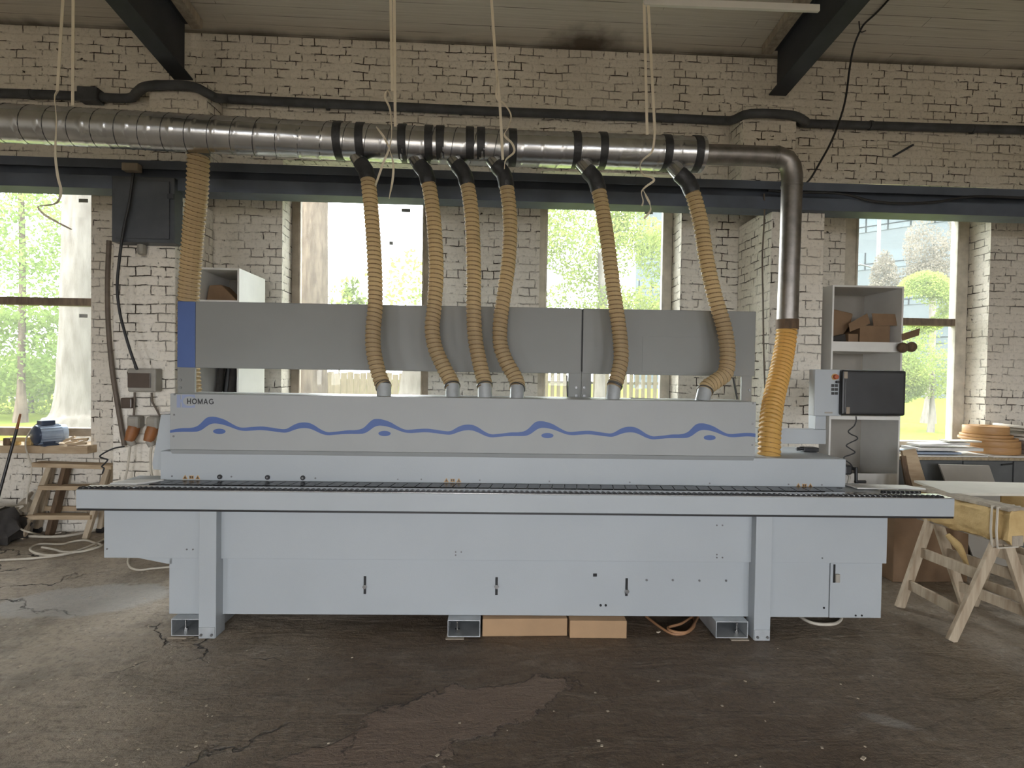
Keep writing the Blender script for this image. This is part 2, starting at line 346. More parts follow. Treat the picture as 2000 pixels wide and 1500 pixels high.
# ------------------------------------------------------------------ mesh helpers
class MB:
    def __init__(s): s.v = []; s.f = []
    def add(s, vs, fs):
        n = len(s.v); s.v += [tuple(p) for p in vs]; s.f += [tuple(i+n for i in f) for f in fs]; return s
    def box(s, x0, x1, y0, y1, z0, z1, rz=0.0, mtx=None):
        if x0 > x1: x0, x1 = x1, x0
        if y0 > y1: y0, y1 = y1, y0
        if z0 > z1: z0, z1 = z1, z0
        P = [Vector((x, y, z)) for z in (z0, z1) for x, y in ((x0, y0), (x1, y0), (x1, y1), (x0, y1))]
        if rz:
            c = Vector(((x0+x1)/2, (y0+y1)/2, 0)); R = Matrix.Rotation(rz, 3, 'Z'); P = [R@(p-c)+c for p in P]
        if mtx: P = [mtx@p for p in P]
        return s.add(P, [(0, 3, 2, 1), (4, 5, 6, 7), (0, 1, 5, 4), (1, 2, 6, 5), (2, 3, 7, 6), (3, 0, 4, 7)])
    def prism(s, pts, off):                    # polygon (3D points) swept by vector off
        n = len(pts); off = Vector(off); A = [Vector(p) for p in pts]; B = [p+off for p in A]
        nrm = Vector((0, 0, 0))
        for i in range(n): nrm += A[i].cross(A[(i+1) % n])
        if nrm.dot(off) > 0: A.reverse(); B.reverse()
        return s.add(A+B, [tuple(range(n)), tuple(range(2*n-1, n-1, -1))]+[(i, i+n, (i+1) % n+n, (i+1) % n) for i in range(n)])
    def bar(s, a, b, w, h, up=(0, 0, 1)):      # rectangular bar between two points
        a = Vector(a); b = Vector(b); d = (b-a).normalized(); up = Vector(up)
        x = d.cross(up)
        if x.length < 1e-4: x = d.cross(Vector((1, 0, 0)))
        x.normalize(); y = x.cross(d)
        P = [p+x*sx*w/2+y*sy*h/2 for p in (a, b) for sx, sy in ((-1, -1), (1, -1), (1, 1), (-1, 1))]
        return s.add(P, [(0, 3, 2, 1), (4, 5, 6, 7), (0, 1, 5, 4), (1, 2, 6, 5), (2, 3, 7, 6), (3, 0, 4, 7)])
    def tube(s, path, r, seg=12, rf=None, cap=True):
        path = [Vector(p) for p in path]; n = len(path); rings = []
        t0 = (path[1]-path[0]).normalized(); up = Vector((0, 0, 1)) if abs(t0.z) < .9 else Vector((1, 0, 0))
        x = t0.cross(up).normalized(); base = len(s.v); L = 0
        for i, p in enumerate(path):
            t = (path[min(i+1, n-1)]-path[max(i-1, 0)]).normalized()
            x = (x-t*x.dot(t)).normalized(); y = t.cross(x)
            if i: L += (p-path[i-1]).length
            for k in range(seg):
                a = 2*math.pi*k/seg; rr = rf(L, a, i) if rf else (r[i] if isinstance(r, (list, tuple)) else r)
                s.v.append(tuple(p+x*math.cos(a)*rr+y*math.sin(a)*rr))
        for i in range(n-1):
            for k in range(seg):
                a, b = base+i*seg+k, base+i*seg+(k+1) % seg
                s.f.append((a, b, b+seg, a+seg))
        if cap:
            s.f.append(tuple(base+k for k in range(seg-1, -1, -1))); s.f.append(tuple(base+(n-1)*seg+k for k in range(seg)))
        return s
    def cyl(s, a, b, r, seg=20, r2=None): return s.tube([a, b], [r, r if r2 is None else r2], seg)
    def lathe(s, c, prof, seg=28, axis='Z'):   # prof: (radius, height)
        base = len(s.v); c = Vector(c)
        for (r, h) in prof:
            for k in range(seg):
                a = 2*math.pi*k/seg; u, w = r*math.cos(a), r*math.sin(a)
                s.v.append(tuple(c+(Vector((u, w, h)) if axis == 'Z' else Vector((u, -h, w)) if axis == 'Y' else Vector((h, u, w)))))
        for i in range(len(prof)-1):
            for k in range(seg):
                a, b = base+i*seg+k, base+i*seg+(k+1) % seg
                s.f.append((a, b, b+seg, a+seg))
        s.f.append(tuple(base+k for k in range(seg-1, -1, -1))); n = len(prof)-1
        s.f.append(tuple(base+n*seg+k for k in range(seg)))
        return s
    def ribbon(s, path, w, th=.003, side=None):
        path = [Vector(p) for p in path]; n = len(path); base = len(s.v)
        for i, p in enumerate(path):
            t = (path[min(i+1, n-1)]-path[max(i-1, 0)]).normalized()
            sd = side(i/(n-1)) if side else Vector((1, 0, 0))
            x = (sd-t*sd.dot(t)).normalized(); y = t.cross(x)
            for a, b in ((-1, -1), (1, -1), (1, 1), (-1, 1)): s.v.append(tuple(p+x*a*w/2+y*b*th/2))
        for i in range(n-1):
            for k in range(4):
                a, b = base+i*4+k, base+i*4+(k+1) % 4
                s.f.append((a, b, b+4, a+4))
        s.f.append((base+3, base+2, base+1, base)); e = base+(n-1)*4; s.f.append((e, e+1, e+2, e+3)); return s
    def build(s, name, m, parent=None, smooth=False, bevel=0.0, uv=False, label=None, raw=False):
        me = bpy.data.meshes.new(name)
        if parent is None and not raw:
            xs = [p[0] for p in s.v]; ys = [p[1] for p in s.v]; zs = [p[2] for p in s.v]
            off = Vector(((min(xs)+max(xs))/2, (min(ys)+max(ys))/2, min(zs)))
        elif parent is not None: off = OFF.get(parent.name, Vector((0, 0, 0)))
        else: off = Vector((0, 0, 0))
        me.from_pydata([tuple(Vector(p)-off) for p in s.v], [], s.f)
        bm = bmesh.new(); bm.from_mesh(me); bmesh.ops.recalc_face_normals(bm, faces=bm.faces); bm.to_mesh(me); bm.free()
        if uv:
            l = me.uv_layers.new(name='UVMap')
            for p in me.polygons:
                nx, ny, nz = [abs(c) for c in p.normal]
                for li in p.loop_indices:
                    v = me.vertices[me.loops[li].vertex_index].co+off
                    l.data[li].uv = (v.x, v.z) if ny >= nx and ny >= nz else (v.y+.07, v.z) if nx >= nz else (v.x, v.y)
        me.materials.append(M[m] if isinstance(m, str) else m)
        if smooth:
            for p in me.polygons: p.use_smooth = True
            me.set_sharp_from_angle(angle=math.radians(40))
        o = bpy.data.objects.new(name, me); COL.objects.link(o)
        if parent is not None:
            o.parent = parent; OFF[o.name] = off.copy()
        elif not raw: o.location = off; OFF[o.name] = off.copy()
        if bevel:
            md = o.modifiers.new('bevel', 'BEVEL'); md.width = bevel; md.segments = 2; md.limit_method = 'ANGLE'; md.angle_limit = .6
        if label: o['label'] = label
        return o
OFF = {}
def thing(name, label, cat, loc=(0, 0, 0), group=None, rz=0.0, local=False):
    o = bpy.data.objects.new(name, None); COL.objects.link(o); o.location = loc; o.rotation_euler = (0, 0, rz); o.empty_display_size = .1
    o['label'] = label; o['category'] = cat
    if group: o['group'] = group
    OFF[o.name] = Vector((0, 0, 0)) if local else Vector(loc)
    return o
def tag(o, label, cat, group=None, kind=None):
    o['label'] = label; o['category'] = cat
    if group: o['group'] = group
    if kind: o['kind'] = kind
    return o
def struct(o, label=None):
    o['kind'] = 'structure'
    if label: o['label'] = label
    return o
def smoothpath(pts, n=10):
    P = [Vector(p) for p in pts]; P = [P[0]*2-P[1]]+P+[P[-1]*2-P[-2]]; out = []
    for i in range(1, len(P)-2):
        for k in range(n):
            t = k/n; a, b, c, d = P[i-1], P[i], P[i+1], P[i+2]
            out.append(.5*((2*b)+(c-a)*t+(2*a-5*b+4*c-d)*t*t+(3*b-a-3*c+d)*t**3))
    out.append(P[-2]); return out
def resample(path, step):
    L = [0]
    for i in range(1, len(path)): L.append(L[-1]+(path[i]-path[i-1]).length)
    n = max(2, int(L[-1]/step)); out = []; j = 0
    for k in range(n+1):
        s = L[-1]*k/n
        while j < len(L)-2 and L[j+1] < s: j += 1
        t = (s-L[j])/max(1e-9, L[j+1]-L[j]); out.append(path[j].lerp(path[j+1], min(1, max(0, t))))
    return out
# ------------------------------------------------------------------ THE SETTING
mb = MB().box(XMIN-.4, XMAX+.4, YMIN-.4, WALL_Y+.55, -.12, 0)
struct(mb.build('floor', 'floor', raw=True))
OPEN_X = []
_l = [(-5.95, W(178, 600, WALL_Y).x), (W(551, 500, WALL_Y).x, W(838, 600, WALL_Y).x), (W(1054, 500, WALL_Y).x, W(1330, 500, WALL_Y).x), (W(1648, 600, WALL_Y).x, W(1931, 600, WALL_Y).x)]
OPEN_X = _l
HEAD_Z = [3.86, W(700, 317, WALL_Y).z, W(1200, 338, WALL_Y).z, W(1800, 362, WALL_Y).z]
SILL_Z = [W(90, 868, WALL_Y).z-.06, .95, .95, .95]
mb = MB(); x = XMIN
for i, (a, b) in enumerate(OPEN_X):
    mb.box(x, a, WALL_Y, WALL_Y+.52, 0, 5.5)
    mb.box(a, b, WALL_Y, WALL_Y+.52, 0, SILL_Z[i]); mb.box(a, b, WALL_Y, WALL_Y+.52, HEAD_Z[i], 5.5)
    x = b
mb.box(x, XMAX, WALL_Y, WALL_Y+.52, 0, 5.5)
struct(mb.build('wall_back', 'brick', uv=True, raw=True))
# brick piers of the back wall
pl, pr = (W(220, 700, PIL_Y).x, W(342, 560, PIL_Y).x), (W(1503, 600, PIL_Y).x, W(1607, 600, PIL_Y).x)
pier_top = W(1550, 406, PIL_Y).z
struct(MB().box(pl[0], pl[1], PIL_Y, WALL_Y-.002, 0, pier_top).build('wall_pier_left', 'brick_pier', uv=True, raw=True, bevel=.01))
struct(MB().box(pr[0], pr[1], PIL_Y, WALL_Y-.002, 0, pier_top).build('wall_pier_right', 'brick_pier', uv=True, raw=True, bevel=.01))
UPY = 5.58
u1 = (W(290, 190, UPY), W(405, 200, UPY)); u2 = (W(1450, 250, UPY), W(1556, 260, UPY))
struct(MB().box(u1[0].x, u1[1].x, UPY, WALL_Y-.002, 3.6, W(340, 160, UPY).z).build('wall_pier_cap_left', 'brick', uv=True, raw=True, bevel=.02))
struct(MB().box(u2[0].x, u2[1].x, UPY, WALL_Y-.002, 3.6, W(1500, 207, UPY).z).build('wall_pier_cap_right', 'brick', uv=True, raw=True, bevel=.02))
for nm, xx in (('wall_left', XMIN-.3), ('wall_right', XMAX)):
    struct(MB().box(xx, xx+.3, YMIN-.3, WALL_Y+.52, 0, 6.4).build(nm, 'brick', uv=True, raw=True))
mb = MB(); x = XMIN
for fx, fw, fz0, fz1 in FRONT_WIN:
    mb.box(x, fx-fw/2, YMIN-.3, YMIN, 0, 5.6); mb.box(fx-fw/2, fx+fw/2, YMIN-.3, YMIN, 0, fz0) if fz0 else None; mb.box(fx-fw/2, fx+fw/2, YMIN-.3, YMIN, fz1, 5.6); x = fx+fw/2
mb.box(x, XMAX, YMIN-.3, YMIN, 0, 5.6)
struct(mb.build('wall_front', 'brick', uv=True, raw=True))
CZ = W(1000, 92, WALL_Y).z; CS = .12; RID = .2
def ceil_z(Y): return CZ+CS*(WALL_Y-Y) if Y > RID else CZ+CS*(WALL_Y-RID)-CS*(RID-Y)
z1, z2 = ceil_z(WALL_Y+.5), ceil_z(RID); z3 = ceil_z(YMIN-.3)
struct(MB().prism([(XMIN-.3, WALL_Y+.5, z1), (XMIN-.3, RID, z2), (XMIN-.3, YMIN-.3, z3), (XMIN-.3, YMIN-.3, z3+.25), (XMIN-.3, RID, z2+.25), (XMIN-.3, WALL_Y+.5, z1+.25)], (XMAX-XMIN+.6, 0, 0)).build('ceiling', 'ceiling', raw=True))
# windows
def window(i, mull, mats, glass_l, glass_r, bot, top, jl=.06, jr=.06):
    a, b = WIN_X[i]; y = FRAME_Y
    a, b = glass_l, glass_r
    w = bpy.data.objects.new('window_%d' % (i+1), None); COL.objects.link(w); w.location = ((a+b)/2, y, bot); w['kind'] = 'structure'
    OFF[w.name] = Vector(w.location)
    hd = HEAD_Z[i]-.005; f = MB()
    OL, OR = OPEN_X[i][0]+.004, OPEN_X[i][1]-.004
    f.box(OL, a, y, y+.10, bot-.09, hd); f.box(b, OR, y, y+.10, bot-.09, hd)
    f.box(a, b, y, y+.10, bot-.09, bot); f.box(a, b, y, y+.10, top, top+.10)
    if hd-top > .2: f.box(a, b, y, y+.10, hd-.02, hd)
    f.box(a-.005, a+.018, y-.02, y+.02, bot, top); f.box(b-.018, b+.005, y-.02, y+.02, bot, top)
    f.build('window_frame', mats, w, bevel=.006)
    if mull:
        mm = MB().box(a, b, y-.015, y+.08, mull[0], mull[1]); mm.build('window_transom', 'frame_d', w, bevel=.005)
    MB().box(a-.004, b+.004, y+.045, y+.050, bot-.004, top+.004).build('pane', 'glass', w)
    if hd-top > .2: MB().box(a-.004, b+.004, y+.045, y+.050, top+.09, hd-.015).build('pane', 'glass', w)
    return w
def wx(px, py): return W(px, py, FRAME_Y).x
def wz(px, py): return W(px, py, FRAME_Y).z
w1 = window(0, (wz(90, 596), wz(90, 581)), 'frame_m', -5.85, W(178, 600, WALL_Y).x+.02, wz(90, 836), wz(90, 366))
w2 = window(1, None, 'frame_m', wx(584, 500), wx(828, 500), 1.02, wz(700, 386))
w3 = window(2, None, 'frame_w', wx(1066, 500), wx(1296, 500), 1.02, wz(1180, 401))
w4 = window(3, (wz(1820, 636), wz(1820, 622)), 'frame_w', wx(1669, 600), wx(1866, 640), wz(1810, 862), wz(1770, 424))
def sticker(w, px, py, hw=.05, hh=.02):
    p = W(px, py, FRAME_Y+.04); MB().box(p.x-hw, p.x+hw, p.y-.002, p.y, p.z-hh, p.z+hh).build('pane_sticker', 'sticker', w)
sticker(w2, 793, 411); sticker(w2, 764, 475, .022, .02); sticker(w3, 1267, 415); sticker(w1, 163, 392); sticker(w1, 163, 617, .045)
# pale band ledge boards / battens of the setting
struct(MB().box(OPEN_X[0][0]-.2, W(173, 880, WALL_Y-.12).x, WALL_Y-.14, FRAME_Y, W(90, 886, WALL_Y-.14).z, W(90, 871, WALL_Y-.14).z).build('trim_1', 'wood', raw=True, bevel=.006), 'unpainted wooden sill board under the left window')

# ------------------------------------------------------------------ beam carried by the piers, roof beams
BY = 5.12
bt, bb = (W(0, 303, BY).z+W(2000, 373, BY).z)/2, (W(0, 360, BY).z+W(2000, 425, BY).z)/2
t = thing('crane_beam', 'long dark blue-grey steel beam running across the wall above all windows', 'beam', (0, BY, bb))
mb = MB().box(XMIN+.02, XMAX-.02, BY, BY+.22, bt-.03, bt).box(XMIN+.02, XMAX-.02, BY+.10, BY+.12, bb+.02, bt-.02).box(XMIN+.02, XMAX-.02, BY, BY+.22, bb, bb+.018)
mb.build('beam_profile', 'steel_blue', t, bevel=.003)
MB().box(XMIN+.02, XMAX-.02, BY-.012, BY, bb-.004, bb+.115).build('face_plate', 'steel_blue', t, bevel=.002)
MB().box(XMIN+.02, XMAX-.02, BY-.006, BY, bt-.075, bt+.004).build('top_angle', 'steel_blue', t, bevel=.002)
def roof_beam(name, label, pa, pb, side):
    # pa: bottom outer corner at the wall
    e = W(pa[0], pa[1], UPY+.12); y0 = UPY+.12; x = e.x
    wdt = .19; t = thing(name, label, 'beam', (x, y0, e.z))
    s = side; xo = x; xi = x+s*wdt; xm = (xo+xi)/2
    def run(x0, x1, dz0, dz1, y_a=y0, m='steel_black', nm='flange'):
        ya, yb = y_a, -.2
        za = e.z+(y0-ya)*CS; zb = e.z+(y0-yb)*CS
        P = [(min(x0, x1), ya, za+dz0), (min(x0, x1), yb, zb+dz0), (min(x0, x1), yb, zb+dz1), (min(x0, x1), ya, za+dz1)]
        return MB().prism(P, (abs(x1-x0), 0, 0)).build(nm, m, t, bevel=.003)
    D = ceil_z(y0)-e.z-.045
    run(xo, xi, 0, .016, nm='bottom_flange'); run(xm-.009, xm+.009, .016, D-.016, nm='web'); run(xo, xi, D-.016, D, nm='top_flange')
    run(xi-s*.02, xi+s*.09, D-.06, D+.035, m='wood_grey', nm='timber_batten')
    return t
roof_beam('roof_beam', 'dark steel roof beam sloping down to the wall at the upper left', (340, 156), None, 1)
roof_beam('roof_beam', 'dark steel roof beam sloping down to the wall at the upper right', (1535, 188), None, -1)

# ------------------------------------------------------------------ wall pipe
CY = WALL_Y-.065
pts = [(-300, 176, CY), (0, 182, CY), (160, 188, CY), (250, 192, CY), (268, 180, CY-.1), (292, 168, UPY-.06), (370, 168, UPY-.06), (405, 182, UPY-.06), (422, 191, UPY+.06), (445, 193, CY), (500, 196, CY), (760, 208, CY), (1000, 219, CY), (1250, 228, CY), (1405, 235, CY), (1432, 234, CY-.16), (1465, 222, UPY-.06), (1545, 225, UPY-.06), (1575, 238, CY-.1), (1600, 242, CY), (2000, 254, CY), (2250, 262, CY)]
pa = resample(smoothpath([W(*p) for p in pts], 8), .06)
t = thing('heating_pipe', 'long dark grey pipe high on the brick wall, bending around both piers', 'pipe', tuple(pa[0]))
MB().tube(pa, .045, 16).build('pipe_run', 'conduit', t, smooth=True)
p = W(177, 186, CY-.01); MB().box(p.x-.10, p.x+.10, CY-.07, WALL_Y-.01, p.z-.075, p.z+.065).build('junction_box', 'conduit', t, bevel=.012)
for px in (60, 640, 900, 1180, 1700, 1900):
    q = W(px, 182+px*.037, CY); MB().cyl((q.x-.015, CY, q.z), (q.x+.015, CY, q.z), .05, 16).build('pipe_clip', 'conduit', t, smooth=True)
# thin wire sagging on the wall
wpts = [(1530, 288), (1600, 290), (1740, 283), (1850, 290), (1950, 300), (2100, 308)]
tag(MB().tube(smoothpath([W(a, b, WALL_Y-.02) for a, b in wpts], 6), .004, 6).build('thin_wire', 'cable_w'), 'thin pale wire strung across the bricks at upper right', 'wire')
tag(MB().bar(W(1783, 283, WALL_Y-.03), W(1745, 305, WALL_Y-.14), .02, .02).build('iron_spike', 'steel_black'), 'bent dark iron spike sticking out of the upper right brickwork', 'spike')
# ------------------------------------------------------------------ duct with branches
DY, DK = 4.30, .0224
def D(px, py): return W(px, py, DY, DK)
R_D = .136
ctr = [(-120, 234), (0, 240), (400, 262), (700, 278), (1000, 290), (1368, 302)]
pd = resample(smoothpath([D(*c) for c in ctr], 10), .0125)
duct = thing('spiral_duct', 'long dusty galvanised spiral extraction duct hanging over the machine', 'duct', tuple(D(0, 240)))
def seam(L, a, i):
    ph = ((L/.155)+a/(2*math.pi)) % 1.0
    return R_D+(.0035 if ph < .085 else 0)
MB().tube(pd, R_D, 40, seam).build('duct_run', 'duct', duct, smooth=True)
hel = []; Lh = 0; ax_ = None
pf = resample(smoothpath([D(*c) for c in ctr[:-1]], 10), .011)
for i, c in enumerate(pf):
    tt = (pf[min(i+1, len(pf)-1)]-pf[max(i-1, 0)]).normalized(); xx = tt.cross(Vector((0, 0, 1))).normalized(); yy_ = tt.cross(xx)
    if i: Lh += (c-pf[i-1]).length
    aa = -2*math.pi*Lh/.165; hel.append(c+(xx*math.cos(aa)+yy_*math.sin(aa))*(R_D+.0015))
MB().tube(hel, .0028, 6).build('spiral_seam', 'tape', duct, smooth=True)
axis = (D(1368, 302)-D(700, 278)).normalized()
for px in (664, 707, 788, 839, 861, 918, 939, 1000, 1123, 1174, 1297, 1356):
    k = (px-700)/668; c = D(px, 278+24*k if px > 1000 or px < 700 else 278+(px-700)*.04)
    c = D(px, 276+(px-664)*.0365 if px < 1000 else 289+(px-1000)*.0345)
    MB().tube([c-axis*.032, c-axis*.030, c, c+axis*.030, c+axis*.032], [R_D+.001, R_D+.006, R_D+.0065, R_D+.006, R_D+.001], 40).build('tape_band', 'tape', duct, smooth=True)
MB().tube([D(1364, 301.8), D(1370, 302), D(1376, 302)], [R_D+.004, R_D+.006, .088], 36).build('reducer', 'duct', duct, smooth=True)
# smaller run, elbow and drop pipe
r2 = .080
MB().tube([D(1372, 301.6), D(1440, 303.5), D(1508, 306)], r2, 32).build('small_run', 'duct_dark', duct, smooth=True)
el = [(1506, 306), (1520, 307), (1535, 313), (1544, 326), (1547, 345), (1547, 352)]
MB().tube([D(*e) for e in el], [r2+.002]*6, 32).build('elbow', 'duct_dark', duct, smooth=True)
MB().tube([D(1513, 306), D(1517, 306.3)], r2+.006, 32).build('elbow_seam', 'duct_dark', duct, smooth=True)
MB().tube([D(1547, 350), D(1542.5, 490), D(1537.5, 628)], [r2, r2, r2+.002], 32).build('drop_pipe', 'duct_dark', duct, smooth=True)
MB().tube([D(1546.6, 362), D(1546.5, 366)], r2+.005, 32).build('elbow_seam', 'duct_dark', duct, smooth=True)
# branch stubs
def hose_rib(path, r, parent, m='rib', pitch=.034):  # added dark spiral that stands for shade in the hose grooves
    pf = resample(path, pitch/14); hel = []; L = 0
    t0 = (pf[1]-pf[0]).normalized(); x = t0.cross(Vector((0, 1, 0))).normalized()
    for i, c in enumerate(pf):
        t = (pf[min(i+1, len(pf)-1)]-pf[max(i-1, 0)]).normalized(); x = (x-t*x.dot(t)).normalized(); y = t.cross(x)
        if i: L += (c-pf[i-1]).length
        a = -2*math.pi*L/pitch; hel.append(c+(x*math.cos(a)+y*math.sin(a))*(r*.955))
    MB().tube(hel, .0055, 5).build('spiral_rib', m, parent, smooth=True, label='dark spiral added as groove shading')
HOSES = [
 ('h2', [(693, 303), (707, 322), (717, 342), (724, 400), (731, 500), (733, 590), (729, 640), (729, 680), (737, 720), (746, 748), (750, 757)], (750, 768), 'dusty grey-cream hose at the left of six over the hood, nearly straight', .056),
 ('h3', [(808, 308), (822, 326), (834, 346), (846, 420), (852, 520), (848, 600), (844, 640), (850, 680), (868, 720), (881, 745), (884, 757)], (884, 768), 'cream hose second from left over the hood, curving right at its foot', .056),
 ('h4', [(880, 308), (896, 326), (910, 350), (921, 420), (925, 520), (925, 600), (928, 660), (937, 710), (945, 742), (947, 757)], (947, 770), 'cream hose third from left, the left one of a close pair', .056),
 ('h5', [(955, 308), (974, 328), (987, 352), (996, 430), (993, 510), (985, 570), (978, 620), (977, 670), (988, 705), (1005, 735), (1011, 752), (1010, 760)], (1009, 772), 'cream hose with S bend, right one of the close pair in mid hood', .056),
 ('h6', [(1131, 318), (1152, 338), (1166, 360), (1180, 430), (1190, 500), (1200, 580), (1210, 650), (1213, 700), (1206, 735), (1199, 758)], (1196, 774), 'cream hose leaning right, alone between the close pair and the rightmost hood hose', .056),
 ('h7', [(1310, 325), (1332, 344), (1348, 365), (1367, 430), (1380, 510), (1396, 580), (1414, 640), (1421, 690), (1417, 728), (1397, 745), (1381, 756), (1376, 766)], (1371, 780), 'dark-footed cream hose at the right of the hood, kinked sideways at its foot', .058)]
def hose_mesh(path, r, pitch=.034, amp=.15):
    p = resample(path, pitch/8)
    return MB().tube(p, r, 24, lambda L, a, i: r*(1+amp*(.5*math.cos(2*math.pi*(L/pitch+a/(2*math.pi))))), cap=False)
MACHINE_ROOT = None
hood_ports = []
for nm, pts, end, lab, r in HOSES:
    n = len(pts)
    def yy(k):
        f = k/(n-1); f = min(1, max(0, (f-.15)/.85)); return 4.24-.26*f
    P = []
    for k, (px, py) in enumerate(pts): P.append(W(px, py, yy(k), -.012))
    path = smoothpath(P, 12)
    # stub on the duct: leaves the underside of the duct on a slant
    a = D(pts[0][0]-6, pts[0][1]-12); b = P[1]; dr = (b-a).normalized()
    MB().cyl(a-dr*.03, b, r*.98, 24).build('branch_stub', 'duct', duct, smooth=True)
    t = thing('flexible_hose', lab, 'hose', tuple(P[-1]), group='cream corrugated extraction hoses over the hood')
    cut = [p for p in path]
    i0 = 12*1+6
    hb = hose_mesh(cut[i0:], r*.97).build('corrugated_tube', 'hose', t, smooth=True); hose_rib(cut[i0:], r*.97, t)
    tp = resample(path[8:12*2+4], .02)
    rr = [r*(1.07+.05*random.random()) for _ in tp]; rr[0] = r*1.0; rr[-1] = r*1.0
    MB().tube(tp, rr, 24).build('tape_wrap', 'tape', t, smooth=True, label='dark tape around the upper end')
    e = path[-1]
    cl = path[-5:]; MB().tube([cl[0], cl[2]], r*1.07, 24).build('hose_clamp', 'screw', t, smooth=True)
    hood_ports.append((P[-1], end, r))
# big hose at the far left and the amber hose at the right
t = thing('flexible_hose', 'thick amber-cream hose at far left running down behind the blue-ended cover', 'hose', tuple(W(370, 600, 4.62)))
P = [W(388, 300, 4.36), W(385, 380, 4.42), (W(378, 450, 4.50)), W(371, 540, 4.58), W(367, 620, 4.62), W(368, 700, 4.64), W(376, 800, 4.66), W(380, 900, 4.68), W(384, 1000, 4.70)]
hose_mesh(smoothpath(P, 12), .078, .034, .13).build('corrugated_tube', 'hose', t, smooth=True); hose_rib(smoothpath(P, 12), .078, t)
MB().tube([W(389, 290, 4.36), W(388, 306, 4.36)], .080, 24).build('hose_clamp', 'screw', t, smooth=True)
MB().tube([D(390, 262), W(389, 294, 4.36)], .070, 24).build('branch_stub', 'duct', duct, smooth=True)
MB().tube([W(389, 280, 4.34), W(389, 284, 4.35)], .076, 24).build('stub_collar', 'tape', duct, smooth=True)
p8 = [D(1537.5, 632), W(1534, 670, 4.33), W(1525, 720, 4.25), W(1511, 780, 4.12), W(1504, 835, 4.0), W(1502, 895, 3.93)]
t = thing('flexible_hose', 'thick amber hose dropping from the metal pipe to the right end of the machine', 'hose', tuple(p8[-1]))
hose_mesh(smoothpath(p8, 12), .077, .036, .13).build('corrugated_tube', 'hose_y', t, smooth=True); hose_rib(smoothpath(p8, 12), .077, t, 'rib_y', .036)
MB().tube([D(1537.6, 624), D(1537.2, 643)], .0875, 26).build('hose_clamp', 'wood_dark', t, smooth=True, label='rust-brown clamp band at the top')
# hanging straps
SY = 4.00
def strap(label, lines, w=.020, group='cream straps hanging from the roof'):
    p0 = lines[0][0]
    base = W(p0[0], p0[1], SY)
    t = thing('hanging_strap', label, 'strap', tuple(base), group=group)
    for j, ln in enumerate(lines):
        P = [W(a, b, SY+(.0 if len(q) == 0 else q[0])) for a, b, *q in ln]
        if ln[0][1] <= 10 and not (len(ln[0]) > 2 and ln[0][2] == -.001):
            d = (P[0]-P[1]).normalized(); k = (ceil_z(SY)-.002-P[0].z)/d.z; P = [P[0]+d*k]+P
        tw = random.random()*3
        tail = len(ln) > 3
        MB().ribbon(smoothpath(P, 5), w*(1 if j == 0 or len(ln) == 2 else .8), .004, (lambda u, tw=tw: Vector((math.cos(tw+6*u), math.sin(tw+6*u), .1))) if tail and j else None).build('strap_tail' if j and tail else 'strap_band', 'strap', t)
    return t
strap('cream strap pair over the far left window, its twisted tail ending in a hook', [
    [(123, 0), (112, 178)], [(143, 0), (142, 206, .0)],
    [(112, 178), (107, 192), (110, 236), (108, 300), (113, 345), (119, 372), (112, 395), (90, 401), (74, 404), (85, 418), (110, 433), (139, 448)]])
strap('cream strap pair left of centre, looped and knotted, with two loose ends', [
    [(763, 0), (766, 178)], [(770, 0), (772, 247)],
    [(766, 195), (757, 177), (752, 190), (762, 215), (765, 260), (760, 290), (748, 320), (733, 363)],
    [(735, 248), (750, 268), (760, 290), (768, 320), (767, 350), (760, 388)]])
strap('single cream strap in the centre with a curled tail beside the duct', [
    [(960, 0), (968, 118), (976, 200), (982, 312)],
    [(972, 150), (970, 190), (985, 203), (998, 225), (993, 248), (985, 264), (1000, 280), (1004, 297), (988, 312), (985, 330)]])
strap('cream strap pair right of centre with a long curly tail reaching down', [
    [(1258, 6, -.001), (1264, 263)], [(1266, 6, -.001), (1279, 256)],
    [(1279, 256), (1277, 280), (1272, 298), (1256, 312), (1250, 326), (1257, 342), (1272, 346), (1277, 353), (1262, 364), (1253, 375), (1256, 392), (1254, 402)],
    [(1257, 372), (1263, 385), (1269, 398), (1270, 412), (1258, 427)]])
a, b = W(1257, 4, SY), W(1600, 3, SY)
o = MB().bar(a, (b.x, a.y, a.z+.015), .03, .05).build('hanging_rail', 'white', bevel=.004)
tag(o, 'pale metal rail at the very top, just left of the right roof beam', 'rail')
for px in (1262, 1560):
    q = W(px, 3, SY); MB().cyl((q.x, SY, q.z+.02), (q.x, SY, ceil_z(SY)), .004, 8).build('hanger_rod', 'screw', o)
# black cable from the ceiling on the right
cpts = [(1746, -14, 4.95), (1735, 0, 5.02), (1712, 25, 5.2), (1690, 45, 5.3), (1680, 60, 5.35), (1668, 90, 5.45), (1660, 130, 5.5), (1652, 190, 5.5), (1640, 235, 5.45), (1622, 280, 5.4), (1600, 320, 5.35), (1582, 350, 5.3), (1566, 364, 5.15)]
t = thing('power_cable', 'black cable hanging from the ceiling at right beside the steel beam', 'cable', tuple(W(1566, 364, 5.15)))
P = smoothpath([W(*p) for p in cpts], 8)
top = W(1746, -14, 4.95); k = ceil_z(4.93)
P = [Vector((top.x+.02, 4.93, k-.012))]+P if k > top.z else P
MB().tube(P, .010, 8).build('cable_run', 'cable_k', t, smooth=True)
MB().tube(smoothpath([W(1677, 26, 5.33), W(1678, 45, 5.33), W(1681, 62, 5.34), (W(1691, 60, 5.3))], 5), .006, 6).build('cable_tie', 'cable_k', t, smooth=True)
